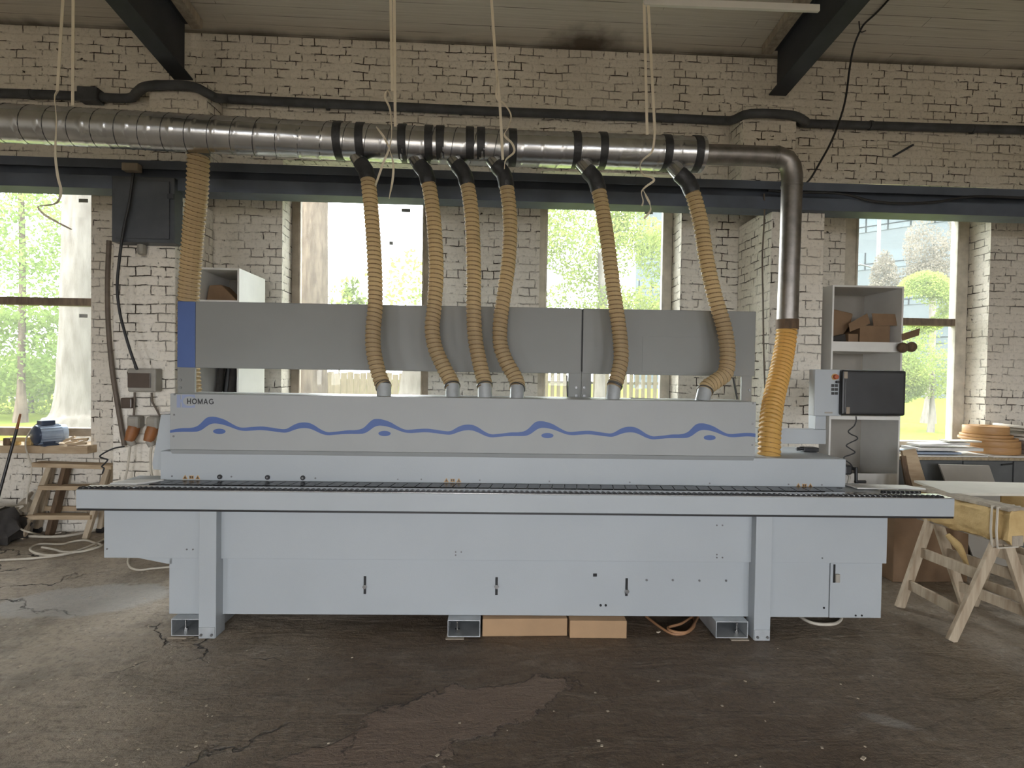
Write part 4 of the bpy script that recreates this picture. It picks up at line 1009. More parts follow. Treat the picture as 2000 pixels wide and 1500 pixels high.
wcable('plug_cable', [(296, 872), (294, 890), (295, 920), (299, 940), (302, 1000), (300, 1080)], .010, 'cable_w', 'pale cable hanging from the right orange plug behind the machine', PIL_Y-.13)
wcable('loose_cable', [(243, 872), (225, 875), (208, 882), (195, 891), (202, 895), (210, 898), (205, 905), (199, 911), (203, 915), (200, 925)], .007, 'cable_k', 'thin black cable curling off the conduit foot above the ladder', PIL_Y-.05)

# ------------------------------------------------------------------ SILL THINGS (left window)
ys = WALL_Y-.09; sz = W(90, 871, WALL_Y-.14).z
p = W(88, 871, ys)
mt = thing('electric_motor', 'dark blue electric motor standing on the left window sill board', 'motor', (p.x, ys, sz))
ang = Matrix.Rotation(-.5, 4, 'Z')
def mloc(v): return Vector((p.x, ys, sz))+ang@Vector(v)
def mring(y0, y1, r): return [mloc((0, y0, .115)), mloc((0, y1, .115))], r
MB().tube([mloc((0, -.10, .115)), mloc((0, -.085, .115)), mloc((0, -.07, .115))], [.07, .095, .10], 28).build('motor_end_cap', 'motor', mt, smooth=True)
bd = MB().tube([mloc((0, -.07, .115)), mloc((0, .12, .115))], .095, 28)
for k in range(18):
    aa = 2*math.pi*k/18; c, s_ = math.cos(aa), math.sin(aa)
    bd.bar(mloc((c*.098, -.065, .115+s_*.098)), mloc((c*.098, .115, .115+s_*.098)), .004, .012)
bd.build('motor_body', 'motor_w', mt)
MB().tube([mloc((0, .12, .115)), mloc((0, .17, .115)), mloc((0, .18, .115))], [.097, .094, .07], 28).build('fan_cover', 'motor_w', mt, smooth=True)
MB().bar(mloc((0, -.05, .235)), mloc((0, .07, .235)), .10, .05).build('terminal_box', 'motor', mt, bevel=.006)
for sx in (-1, 1): MB().bar(mloc((sx*.07, -.06, .009)), mloc((sx*.07, .08, .009)), .05, .016).bar(mloc((sx*.06, -.04, .02)), mloc((sx*.06, .06, .02)), .02, .05).build('motor_foot', 'motor', mt)
pc = [tuple(mloc((-.05, -.03, .24))), tuple(W(62, 838, ys-.05)), tuple(W(52, 855, ys-.08)), tuple(W(50, 872, ys-.09)), tuple(W(55, 890, WALL_Y-.18)), tuple(W(61, 910, WALL_Y-.17)), tuple(W(60, 935, WALL_Y-.17)), tuple(W(54, 960, WALL_Y-.17)), tuple(W(50, 1005, WALL_Y-.2))]
MB().tube(smoothpath([Vector(c) for c in pc], 8), .007, 8).build('motor_cable', 'cable_w', mt, smooth=True)
for k, (x0, y0, x1, y1, th) in enumerate([(125, 862, 146, 853, .02), (128, 866, 152, 861, .018), (140, 859, 172, 857, .02), (133, 868, 168, 866, .022), (150, 866, 171, 859, .015), (128, 858, 143, 856, .012)]):
    a, b = W(x0, y0, WALL_Y-.02-.03*k), W(x1, y1, WALL_Y-.0-.03*k); dz = max(0, sz+th/2-min(a.z, b.z)); a.z = max(a.z, sz+th/2+.001); b.z = max(b.z, sz+th/2+.001)
    o = MB().bar(a, b, th*1.6, th).build('wood_offcut', 'wood'); tag(o, 'thin pale wood offcut in the little heap right of the blue motor', 'wood offcut', 'wood offcuts heaped on the sill')
a = W(12, 867, ys); wb = thing('wooden_clamp', 'small yellow wooden block tool on the sill at the far left', 'tool', (a.x+.1, ys, sz))
MB().box(a.x+.0, a.x+.07, ys-.04, ys+.04, sz+.001, sz+.075).build('dark_end', 'wood_dark', wb, bevel=.006)
MB().box(a.x+.0701, a.x+.28, ys-.04, ys+.03, sz+.04, sz+.085).box(a.x+.08, a.x+.13, ys-.04, ys+.03, sz+.001, sz+.04).box(a.x+.21, a.x+.28, ys-.04, ys+.03, sz+.001, sz+.04).build('block_body', 'foam', wb, bevel=.006)
a, b = W(40, 808, 5.35), Zp(-12, 1010, .0)
rd = thing('leaning_rod', 'black rod with an orange tip leaning before the left window', 'rod', tuple(b))
top = W(40, 808, 5.45); mid = W(33, 838, 5.44); bot = Vector((W(-12, 1000, 5.3).x-.05, 5.25, .005))
MB().tube([bot, mid], .013, 10).build('rod_shaft', 'black', rd, smooth=True); MB().tube([mid, top], [.013, .009], 10).build('rod_tip', 'orange', rd, smooth=True, label='orange tip')

# ------------------------------------------------------------------ STEP LADDER
yl0 = 5.30
ld = thing('step_ladder', 'old wooden step ladder standing by the wall at lower left', 'ladder', tuple(Zp(120, 1054)))
fl, fr = Zp(43, 1053), Zp(167, 1053); bl, br = Zp(76, 1050), Zp(196, 1050)
tl, tr = W(99, 909, fl.y+.16), W(213, 910, fr.y+.16)
UPV = (0, 1, 0)
tlb, trb = W(102, 909, fl.y+.20), W(217, 912, fr.y+.20)
bl = Vector((W(74, 1050, fl.y+.05).x, fl.y+.02, .045)); br = Vector((W(195, 1050, fr.y+.05).x, fr.y+.02, .045))
bl.y += .20; br.y += .20
bl = Vector((W(74, 1048, bl.y).x, bl.y, .045)); br = Vector((W(196, 1048, br.y).x, br.y, .045))
fl.z = fr.z = .004
for nm, a, b in (('front_upright', fl, tl), ('front_upright', fr, tr), ('rear_upright', bl, tlb), ('rear_upright', br, trb)):
    MB().bar(a, b, .05, .045, UPV).build(nm, 'wood_v', ld, bevel=.003)
a, b = W(70, 906, tl.y), W(226, 911, tr.y); MB().bar(a, b, .14, .045).build('top_board', 'wood', ld, bevel=.006)
def lerp(a, b, t): return a+(b-a)*t
for (t_, py) in ((.30, 1009), (.70, 950)):
    A, B = lerp(fl, tl, t_), lerp(fr, tr, t_)
    d = (B-A).normalized()*.04; MB().bar(A-d*.2, B+d*.2, .10, .045).build('step', 'wood', ld, bevel=.004)
A, B = lerp(bl, tlb, .32), lerp(br, trb, .32); MB().bar(A, B, .02, .05, (0, 0, 1)).build('rear_brace', 'wood', ld, bevel=.003)
for q in (bl, br):
    w_ = MB().tube([q+Vector((-.03, 0, -.015)), q+Vector((-.028, 0, -.015)), q+Vector((.028, 0, -.015)), q+Vector((.03, 0, -.015))], [.022, .030, .030, .022], 16).build('caster', 'black', ld, smooth=True)
a = Zp(97, 1046); a.z = .004; b = W(131, 910, WALL_Y-.09)
tag(MB().bar(a, (b.x, b.y, b.z), .045, .09, UPV).build('leaning_plank', 'wood_dark', bevel=.004), 'dark old plank leaning on the wall between the ladder legs', 'plank')
floor_cable('floor_cable', [(-30, 1096), (0, 1094), (60, 1091), (120, 1084), (165, 1074), (185, 1068), (196, 1058), (205, 1052), (190, 1060, .03), (150, 1076, .03), (110, 1084, .03), (75, 1082, .03), (59, 1074, .03), (66, 1066), (85, 1062), (120, 1063), (140, 1058), (165, 1055), (185, 1060), (198, 1066, .04), (160, 1077, .03), (125, 1078, .03), (105, 1073, .03), (82, 1069, .03)], .010, 'cable_w', 'coiled white cable on the floor in front of the ladder')
floor_cable('floor_cable', [(3, 1031, .07), (8, 1038, .05), (22, 1042), (45, 1046), (80, 1048), (110, 1048), (140, 1045), (165, 1040), (190, 1035)], .014, 'cable_w', 'thick white hose on the floor behind the ladder feet')
P = [W(-5, 1003, 5.6), W(20, 994, 5.6), W(45, 988, 5.62), W(35, 996, 5.6), W(28, 1010, 5.58), W(30, 1024, 5.55), W(42, 1034, 5.5), W(60, 1040, 5.46), Zp(85, 1045, .012), Zp(120, 1040, .012)]
tag(MB().tube(smoothpath(P, 8), .009, 8).build('loose_cable', 'cable_w', smooth=True), 'white cable looping up from the floor against the wall at far left', 'cable')
# bag and broom
mb = MB(); c = Vector((W(-12, 1020, 5.55).x, 5.55, 0)); vs = []; fs = []; n, m_ = 20, 10
for i in range(m_+1):
    ph = math.pi*i/m_
    for k in range(n):
        th = 2*math.pi*k/n; d = Vector((math.sin(ph)*math.cos(th), math.sin(ph)*math.sin(th), math.cos(ph)))
        q = .12*mnoise.noise(d*2.3+Vector((3, 1, 0)))
        vs.append((c.x+d.x*(.27+q), c.y+d.y*(.20+q*.5), max(.001, .15+d.z*(.19+q))))
for i in range(m_):
    for k in range(n): a, b = i*n+k, i*n+(k+1) % n; fs.append((a, b, b+n, a+n))
tag(mb.add(vs, fs).build('dark_sack', 'bag', smooth=True), 'crumpled dark sack on the floor at the far left wall', 'sack')
a, b = W(62, 962, WALL_Y-.06), W(38, 996, 5.62)
br_ = thing('hand_broom', 'grey hand broom leaning above the dark sack', 'broom', tuple(b))
MB().bar(a, lerp(a, b, .45), .03, .03, UPV).build('handle', 'wood_grey', br_, bevel=.004)
m1 = lerp(a, b, .45); MB().prism([m1+Vector((-.03, 0, .02)), m1+Vector((.03, 0, -.02)), b+Vector((.06, 0, -.03)), b+Vector((-.06, 0, .01))], (0, .05, 0)).build('bristles', 'wood_grey', br_, bevel=.004)

# ------------------------------------------------------------------ LEFT CABINET
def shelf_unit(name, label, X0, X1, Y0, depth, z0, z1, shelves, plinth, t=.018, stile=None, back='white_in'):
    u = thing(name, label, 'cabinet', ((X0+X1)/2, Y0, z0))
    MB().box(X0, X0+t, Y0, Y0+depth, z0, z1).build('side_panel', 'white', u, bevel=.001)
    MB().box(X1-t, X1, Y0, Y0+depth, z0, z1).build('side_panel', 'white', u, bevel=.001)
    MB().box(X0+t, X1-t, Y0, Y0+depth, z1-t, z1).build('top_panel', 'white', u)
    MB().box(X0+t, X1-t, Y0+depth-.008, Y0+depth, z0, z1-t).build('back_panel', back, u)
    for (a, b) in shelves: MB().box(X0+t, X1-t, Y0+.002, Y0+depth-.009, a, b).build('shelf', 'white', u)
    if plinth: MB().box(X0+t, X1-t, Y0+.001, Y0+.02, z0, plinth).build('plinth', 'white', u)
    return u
Y0 = 5.10
pa_, pb_ = W(467, 600, Y0), W(386, 600, Y0); ztop = W(430, 523, Y0).z
cl_x0, cl_x1 = pb_.x, pa_.x
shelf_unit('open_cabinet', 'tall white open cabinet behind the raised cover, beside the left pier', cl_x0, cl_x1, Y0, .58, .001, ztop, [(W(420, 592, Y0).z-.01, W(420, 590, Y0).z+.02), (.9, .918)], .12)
zs = W(420, 590, Y0).z+.02
mb = MB().prism([(cl_x0+.02, Y0+.10, zs+.001), (cl_x1-.05, Y0+.10, zs+.001), (cl_x0+.16, Y0+.10, zs+.16), (cl_x0+.05, Y0+.10, zs+.15)], (0, .18, 0)); tag(mb.build('paper_sack', 'card_d', bevel=.012), 'dark brown sack on the upper shelf of the left cabinet', 'sack')
for k in range(5):
    a = Vector((cl_x0+.06+.055*k, Y0+.14+.03*(k % 2), .922)); b = a+Vector((.05, .12, .98-.05*k))
    tag(MB().tube([a+Vector((0, 0, .03)), b], .032, 14).build('rolled_sheet', 'black' if k % 2 else 'bag', smooth=True), 'dark roll leaning inside the left cabinet below the raised cover', 'roll', 'dark rolls standing in the left cabinet')

# ------------------------------------------------------------------ RIGHT CABINET
Y1 = 5.22
xa, xb_ = max(W(1605, 700, Y1+.0).x, pr[1]+.004), W(1762, 700, Y1).x
xl = W(1623, 700, Y1).x
z_top = W(1700, 558, Y1).z
sh = [(W(1700, 687, Y1).z, W(1700, 668, Y1).z), (W(1700, 820, Y1).z, W(1700, 813, Y1).z)]
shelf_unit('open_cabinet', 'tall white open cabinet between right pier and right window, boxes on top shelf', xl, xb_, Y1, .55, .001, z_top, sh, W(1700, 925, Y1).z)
zt_ = sh[0][1]
def cardbox(label, px0, px1, pyt, y, d, rz, m='card', flaps=()):
    a, b = W(px0, 665, y), W(px1, 665, y); zt2 = W((px0+px1)/2, pyt, y).z
    t = thing('cardboard_box', label, 'box', ((a.x+b.x)/2, y+d/2, zt_), group='cardboard boxes on the top shelf of the right cabinet')
    MB().box(a.x, b.x, y, y+d, zt_+.002, zt2, rz=rz).build('box_body', m, t, bevel=.003)
    for (p1, p2, p3, p4, yy1) in flaps:
        P = [W(*p1, yy1), W(*p2, yy1), W(*p3, yy1+.03), W(*p4, yy1+.03)]
        MB().prism(P, (0, .004, 0)).build('flap', m, t)
    return t
cardbox('open cardboard box at the right of the top shelf, flap sticking out past the cabinet', 1679, 1738, 636, Y1+.06, .3, 0, 'card_d', [((1706, 636), (1753, 636), (1757, 614), (1703, 612), Y1+.055), ((1762, 652), (1797, 641), (1795, 655), (1762, 666), Y1-.03)])
cardbox('cardboard box with a raised flap in the middle of the top shelf', 1657, 1676, 652, Y1+.03, .25, 0, 'card_d', [((1660, 648), (1700, 632), (1694, 612), (1658, 632), Y1+.03)])
a = W(1629, 655, Y1+.1); b = W(1662, 618, Y1+.25)
P = [(xl+.022, Y1+.14, zt_+.03), (xl+.022, Y1+.14, W(1640, 600, Y1+.14).z), (W(1668, 612, Y1+.14).x, Y1+.14, W(1668, 612, Y1+.14).z), (W(1661, 638, Y1+.14).x, Y1+.14, W(1661, 638, Y1+.14).z), (W(1640, 650, Y1+.14).x, Y1+.14, zt_+.03)]
tag(MB().prism(P, (0, .25, 0)).build('paper_parcel', 'card_d', bevel=.02), 'bulging brown paper parcel at the left of the top shelf', 'parcel')
tag(MB().prism([(xl+.03, Y1+.06, zt_+.001), (W(1655, 660, Y1+.06).x, Y1+.06, zt_+.001), (W(1652, 646, Y1+.06).x, Y1+.06, zt_+.085), (xl+.05, Y1+.06, zt_+.05)], (0, .07, 0)).build('dark_rag', 'bag', bevel=.015), 'dark rag in front of the parcel on the top shelf', 'rag')
zz = W(1764, 678, Y1-.05)
kn = thing('twin_knob', 'pair of dark round knobs at the right edge of the upper shelf', 'knob', tuple(zz))
for px in (1763, 1780):
    c = W(px, 677.5 if px > 1770 else 679, Y1-.045+(.03 if px > 1770 else 0)); r = .052
    MB().lathe(c, [(r*math.sin(math.pi*i/10)+.0005, -r*.8*math.cos(math.pi*i/10)) for i in range(11)], 20, 'Y').build('knob_ball', 'wood_dark', kn, smooth=True)

# ------------------------------------------------------------------ RIGHT WORKBENCH AND THINGS ON IT
Yd = 5.23
zb = W(1850, 893, Yd).z
dx0, dx1 = xb_+.025, W(2200, 900, Yd).x
dk = thing('work_cabinet', 'dark grey low cabinet with white worktop under the right window', 'cabinet', ((dx0+dx1)/2, Yd, 0))
MB().box(dx0, dx1, Yd+.03, WALL_Y-.01, .04, zb-.03).build('cabinet_body', 'desk', dk, bevel=.003)
MB().box(dx0-.01, dx1, Yd-.01, WALL_Y-.008, zb-.029, zb).build('worktop', 'edge', dk, bevel=.002)
x = dx0
for px in (1779, 1883, 1982, 2080):
    q = W(px, 920, Yd).x; MB().box(q+.004, q+.52, Yd+.012, Yd+.029, .08, zb-.04).build('door', 'desk', dk, bevel=.002)
q = W(1967, 908, Yd); MB().bar((q.x-.06, Yd, q.z), (q.x+.06, Yd, q.z+.012), .015, .012).build('handle', 'black', dk)
SHEETS = [((1787, 896), (1930, 900), 0.012, 'white', 0, 'white laminate sheet lying at the bottom of the sheet pile'), ((1785, 886), (1878, 893), .020, 'motor_w', 1, 'bluish sheet lying askew on the pile below the window'), ((1792, 884), (1921, 886), .030, 'white', 2, 'thick white board in the middle of the sheet pile'), ((1797, 873), (1895, 866), .022, 'white', 3, 'white bent sheet on top of the sheet pile'), ((1855, 872), (1918, 869), .016, 'board', 4, 'narrow sheet at the upper right of the sheet pile')]
z_ = zb+.001
for (a_, b_, th, m, k, lab) in SHEETS:
    A, B = W(*a_, Yd+.01+.03*k), W(*b_, Yd+.01+.03*k)
    off = (0, .30-.04*k, 0)
    zz0 = z_; ra = .0 if k < 3 else (.018 if k == 3 else .0)
    P = [(A.x, A.y, zz0), (B.x, B.y, zz0+ra), (B.x, B.y, zz0+th+ra), (A.x, A.y, zz0+th)]
    tag(MB().prism(P, off).build('laminate_sheet', m, bevel=.002), lab, 'sheet', 'sheets piled on the right worktop'); z_ += th+.004+(.018 if k == 3 else .006)
tag(MB().box(W(1925, 890, Yd+.1).x, dx1-.02, Yd+.01, Yd+.6, zb+.0005, zb+.014).build('laminate_sheet', 'white', bevel=.002), 'white sheet under the brown edging coils', 'sheet')
# edging coils
def coil(label, px, z0, h, r, m, Yc, tilt=0, hole=.3):
    c = W(px, 860, Yc); c = Vector((c.x, Yc, z0))
    t_ = MB(); n = 5
    prof = [(r*hole, 0), (r*.99, 0), (r, .004), (r, h-.004), (r*.99, h), (r*hole, h)]
    base = len(t_.v); seg = 40; r *= .87
    for (rr, hh) in prof:
        for k in range(seg): a = 2*math.pi*k/seg; t_.v.append((c.x+rr*math.cos(a), c.y+rr*math.sin(a), c.z+hh+tilt*rr*math.cos(a)+(abs(tilt)*r)))
    for i in range(len(prof)):
        j = (i+1) % len(prof)
        for k in range(seg): t_.f.append((base+i*seg+k, base+i*seg+(k+1) % seg, base+j*seg+(k+1) % seg, base+j*seg+k))
    return tag(t_.build('edging_coil', m, smooth=True), label, 'coil', 'coils of edge banding on the right worktop')
Yk = Yd+.30; zc0 = zb+.0155
coil('brown edging coil at the bottom of the brown stack', 1937, zc0, .075, .235, 'roll', Yk)
coil('brown edging coil second from the bottom of the brown stack', 1934, zc0+.077, .060, .245, 'roll', Yk)
coil('wider brown edging coil in the middle of the brown stack', 1928, zc0+.139, .026, .25, 'roll', Yk)
coil('thin pale-edged brown edging coil just below the topmost one', 1925, zc0+.167, .030, .222, 'roll', Yk)
coil('tall brown edging coil on top of the brown stack', 1924, zc0+.199, .085, .195, 'roll', Yk)
for k, (lab, h, dx, m, tl) in enumerate([('dark coil at the bottom of the right-edge stack', .05, 0, 'roll_d', 0), ('dark brown coil second in the right-edge stack', .05, 4, 'roll_d', 0), ('dark coil third from bottom in the right-edge stack', .04, -4, 'roll_d', 0), ('pale coil in the upper part of the right-edge stack', .03, 2, 'roll_w', 0), ('white coil lying second from top at the right edge', .025, 6, 'roll_w', 0), ('white coil tilted on top of the right-edge stack', .03, 0, 'roll_w', -.12)]):
    coil(lab, 2008+dx, zc0+[0, .052, .104, .146, .185, .215][k], h, .25 if k < 5 else .29, m, Yk-.02+.62*0, tl)
# boards leaning around
a, b, c, d = W(1838, 908, 5.08), W(1936, 910, 5.08), Zp(1893+2, 1112, 0), Zp(1985, 1110, 0)
yy_b = 4.88
BL, BR = W(1890, 1098, yy_b), W(1983, 1098, yy_b)
zbt = .004
P = [(a.x, 5.10, a.z), (b.x, 5.10, b.z), (BR.x, yy_b, zbt+.2), (BL.x, yy_b, zbt+.2)]
dirv = (Vector(P[3])-Vector(P[0])).normalized(); kk = (P[3][2]-zbt)/-dirv.z if dirv.z else 0
P[2] = tuple(Vector(P[2])+dirv*kk); P[3] = tuple(Vector(P[3])+dirv*kk)
tag(MB().prism(P, (0, .018, .002)).build('leaning_board', 'white_in', bevel=.002), 'pale grey board leaning against the dark cabinet behind the sawhorse', 'board')
Pp = [W(1762, 880, 5.0), W(1785, 880, 5.0), W(1795, 930, 4.9), W(1797, 960, 4.9)]
ln = thing('leaning_plank', 'raw wooden plank leaning between the right cabinet and the dark cabinet', 'plank', (Pp[0].x, 4.95, 0))
a, b = W(1773, 878, 5.0), Zp(1815, 1100, .0)
MB().bar((b.x-.03, 4.72, .03), a, .14, .03, UPV).build('plank_board', 'wood', ln, bevel=.003)
a2 = W(1762, 890, 4.98); tag(MB().bar((b.x-.22, 4.75, .03), (a2.x, 4.97, a2.z), .05, .02, UPV).build('leaning_plank', 'wood_dark', bevel=.003), 'narrow dark plank leaning beside the raw wooden plank', 'plank')
# big brown cardboard box under
a, b = W(1737, 1000, 4.15), W(1764, 1000, 4.15)
A, B = W(1764, 1118, 4.45), W(1890, 1118, 4.45)
bx = thing('large_cardboard_box', 'large dark brown cardboard box on the floor behind the sawhorse', 'box', (A.x, 4.5, 0))
MB().box(A.x-.09, B.x, 4.45, 4.84, .001, W(1800, 990, 4.45).z).build('box_body', 'card_d', bx, bevel=.006)

# ------------------------------------------------------------------ SAWHORSES AND PANEL
sh_ = thing('sawhorse', 'pale wooden sawhorse at right, its beam wrapped in yellow foam', 'sawhorse', tuple(Zp(1860, 1220)))
zap = .74
fA1, fA2 = Zp(1757, 1187), Zp(1888, 1192)
apx = W(1817, 1000, (fA1.y+fA2.y)/2)
apF = Vector((W(1818, 1005, fA1.y).x, (fA1.y+fA2.y)/2+.0, W(1818, 1008, fA1.y).z))
fB1, fB2 = Zp(1857, 1253), Zp(2030, 1250)
yB = fB1.y
apN = Vector((W(1962, 1052, yB).x, yB+.02, W(1962, 1052, yB).z)); 
hz = (apF.z+apN.z)/2; apF.z = hz; apN.z = hz
ax = (apN-apF)
def leg(a, b, nm='leg'): return MB().bar(a, b, .075, .028, tuple(ax.normalized())).build(nm, 'wood_v', sh_, bevel=.003)
for f_ in (fA1, fA2, fB1, fB2): f_.z = .004
leg(fA1, apF+Vector((-.02, 0, 0))); leg(fA2, apF+Vector((.02, 0, 0))); leg(fB1, apN+Vector((-.02, 0, 0))); leg(fB2, apN+Vector((.02, 0, 0)))
for (u, v) in ((.26, 0), (.62, 0)):
    for (a, b) in ((fA1, fB1), (fA2, fB2)):
        P0, P1 = lerp(a, apF, u), lerp(b, apN, u); MB().bar(P0, P1, .022, .075).build('side_rail', 'wood_v', sh_, bevel=.003)
e = ax.normalized()*.10
MB().bar(apF-e, apN+e, .09, .07).build('beam', 'wood_grey', sh_, bevel=.004)
# foam wrap: a lumpy sleeve round the beam, tied with cord
mb = MB(); n = 30; ring = 26; vs = []; fs = []
side = ax.cross(Vector((0, 0, 1))).normalized()
for i in range(n+1):
    c = lerp(apF-e*1.1, apN+e*.95, i/n)
    dz = .0
    for k in range(ring):
        th = 2*math.pi*k/ring; cs, sn = math.cos(th), math.sin(th)
        ex = (abs(cs) ** .5)*(1 if cs > 0 else -1); ez = (abs(sn) ** .5)*(1 if sn > 0 else -1)
        u_ = Vector((cs*1.7, i*.22, sn*1.7)); nz = mnoise.noise(u_)+.5*mnoise.noise(u_*2.3)
        rw = .080+.026*nz+(-.02 if i in (n-3, n-2) else 0); rh = .112+.016*nz
        vs.append(tuple(c+side*ex*rw+Vector((0, 0, ez*rh+.085))))
for i in range(n):
    for k in range(ring): a, b = i*ring+k, i*ring+(k+1) % ring; fs.append((a, b, b+ring, a+ring))
fs.append(tuple(range(ring-1, -1, -1))); fs.append(tuple(n*ring+k for k in range(ring)))
fw = mb.add(vs, fs).build('foam_wrap', 'foam', sh_, smooth=True, label='crumpled yellow foam wrapping')
c = lerp(apF-e*1.1, apN+e*.95, (n-2.5)/n)
for q in (0, .035): 
    cc = c-ax.normalized()*q; MB().tube([cc+side*s1*.092+Vector((0, 0, z1_+.05)) for s1, z1_ in ((-1, .16), (1, .16), (1.05, .0), (.9, -.11), (-.9, -.11), (-1.05, 0), (-1, .16))], .007, 8).build('tie_cord', 'cable_w', fw, smooth=True)
cc = lerp(apF, apN, .36); MB().tube(smoothpath([cc+side*.0+Vector((-.09, -.03, -.07)), cc+Vector((-.03, -.06, -.15)), cc+Vector((.02, -.07, -.26)), cc+Vector((.06, -.08, -.36))], 6), [.004+.024*max(0, 1-abs(i-5)/12) for i in range(19)], 10).build('torn_strip', 'foam', fw, smooth=True)
# the panel lying across two sawhorses
MB().bar(apF-e*1.3+Vector((0, 0, .205)), apN+e*.9+Vector((0, 0, .205)), .15, .022).build('top_board', 'wood_grey', sh_, bevel=.003)
zt0 = apF.z+.198
def top(px, py): return Zp(px, py, zt0+.02)
P = [top(1785, 938), top(2075, 944), top(2140, 966), top(1856, 963)]
tag(MB().prism([(p.x, p.y, zt0+.02) for p in P], (0, 0, -.018)).build('chipboard_panel', 'board', bevel=.001), 'large pale chipboard panel lying across the sawhorses at right', 'panel')
# second horse further right
s2 = thing('sawhorse', 'second sawhorse at the right edge, mostly out of the picture', 'sawhorse', (fB2.x+.3, fB2.y+.3, 0))
q1, q2 = apF+Vector((.62, .05, 0)), apN+Vector((.62, .05, 0))
MB().bar(q1, q2, .09, .07).build('beam', 'wood_grey', s2, bevel=.004)
MB().bar(q1+Vector((0, 0, .12)), q2+Vector((0, 0, .12)), .13, .16).build('foam_wrap', 'foam', s2, bevel=.02)
for q, fs_ in ((q1, ((-.24, .0), (.24, 0))), (q2, ((-.24, 0), (.24, 0)))):
    for dx, dy in fs_: MB().bar((q.x+dx, q.y+dy, .004), q, .075, .028, (0, 1, 0)).build('leg', 'wood_v', s2, bevel=.003)
for u in (.26, .62):
    for dx in (-.24, .24): MB().bar((q1.x+dx*(1-u), q1.y, q1.z*u), (q2.x+dx*(1-u), q2.y, q2.z*u), .022, .075).build('side_rail', 'wood_v', s2, bevel=.003)
# floor litter
mb = MB(); rr = random.Random(5)
for k in range(150):
    px = rr.choice([rr.uniform(0, 420), rr.uniform(0, 420), rr.uniform(420, 2000)]); py = rr.uniform(1110, 1500)
    if px > 330 and py < 1260: continue
    p = Zp(px, py); s_ = rr.uniform(.002, .006); mb.box(p.x-s_*rr.uniform(.8, 2), p.x+s_, p.y-s_, p.y+s_, .0002, .0025, rz=rr.uniform(0, 3))
tag(mb.build('wood_chips', 'debris'), 'tiny pale wood chips scattered over the concrete floor', 'debris', kind='stuff')
for c_, l_ in (((1286, 1235), 'small white scrap on the floor under the machine'), ((1686, 1482), 'small white scrap on the floor near the bottom edge at right')):
    p = Zp(*c_); tag(MB().box(p.x-.014, p.x+.014, p.y-.008, p.y+.008, .0002, .006, rz=.6).build('scrap', 'debris', bevel=.002), l_, 'scrap')

# ------------------------------------------------------------------ OUTSIDE
GZ = .35
o = MB().box(-70, 90, FRAME_Y+.3, 110, GZ-.3, GZ).build('ground_outside', 'grass', raw=True); struct(o)
struct(MB().box(-60, 60, -60, YMIN-.3, -.3, -.02).build('ground_yard', 'yard', raw=True))
def leaves(name, m, parent, center, rad, n, size, seed, squash=1.0, gaps=.12):
    rr = random.Random(seed); vs = []; fs = []
    c = Vector(center); rx, ry, rz_ = rad
    k = 0
    while k < n:
        d = Vector((rr.uniform(-1, 1), rr.uniform(-1, 1), rr.uniform(-1, 1)))
        if d.length > 1: continue
        q = Vector((d.x*rx, d.y*ry, d.z*rz_))
        nz = mnoise.noise((c+q)*.95+Vector((seed, 0, 0)))
        if nz < gaps-.22 or rr.random() > .35+d.length: continue
        p = c+q; s = size*rr.uniform(.6, 1.3)
        u = Vector((rr.gauss(0, 1), rr.gauss(0, 1), rr.gauss(0, 1))).normalized(); w = u.orthogonal().normalized()
        a = rr.uniform(0, 6.28); w2 = u.cross(w); ww = w*math.cos(a)+w2*math.sin(a); ll = u.cross(ww)
        i = len(vs); vs += [tuple(p-ll*s), tuple(p+ww*s*.55), tuple(p+ll*s), tuple(p-ww*s*.55)]; fs.append((i, i+1, i+2, i+3)); k += 1
    me = bpy.data.meshes.new(name); off = OFF.get(parent.name, Vector())
    me.from_pydata([tuple(Vector(v)-off) for v in vs], [], fs); me.materials.append(M[m])
    o = bpy.data.objects.new(name, me); COL.objects.link(o); o.parent = parent; return o
def trunk(parent, path, radii, m='bark_g', nm='trunk'):
    P = smoothpath([Vector(p) for p in path], 8); n = len(P); R_ = []
    for i in range(n):
        t = i/(n-1)*(len(radii)-1); k = min(len(radii)-2, int(t)); R_.append(radii[k]+(radii[k+1]-radii[k])*(t-k))
    sd = len(parent.name)
    return MB().tube(P, 0, 28, lambda L, a, i: R_[i]*(1+.08*mnoise.noise(Vector((math.cos(a)*2.2, math.sin(a)*2.2, L*.8+sd)))+.03*math.sin(a*9+L))).build(nm, m, parent, smooth=True)
def tree(name, label, px, py_base, Y, parts, cat='tree', trunk_r=None, leaf='leaf', leaf_n=5000, lsize=.07, seed=1, group=None, trunk_m='bark_g', gaps=.12, topz=7):
    b = W(px, py_base, Y); b.z = GZ
    t = thing(name, label, cat, tuple(b), group=group)
    if trunk_r: trunk(t, [(b.x, Y, GZ-.02), (b.x+.02, Y, GZ+.5), (b.x+.02, Y, GZ+1.1), (b.x+.05, Y, (GZ+1.1+topz)/2), (b.x, Y, topz)], [trunk_r*r_ for r_ in (2.3, 1.6, 1.12, .98, .85)], trunk_m)
    for k, (cx, cy, cz, rx, ry, rz_) in enumerate(parts): leaves('foliage', leaf, t, (cx, cy, cz), (rx, ry, rz_), leaf_n//len(parts), lsize, seed+k, gaps=gaps)
    return t
def at(px, py, Y): q = W(px, py, Y); return q.x, q.y, q.z
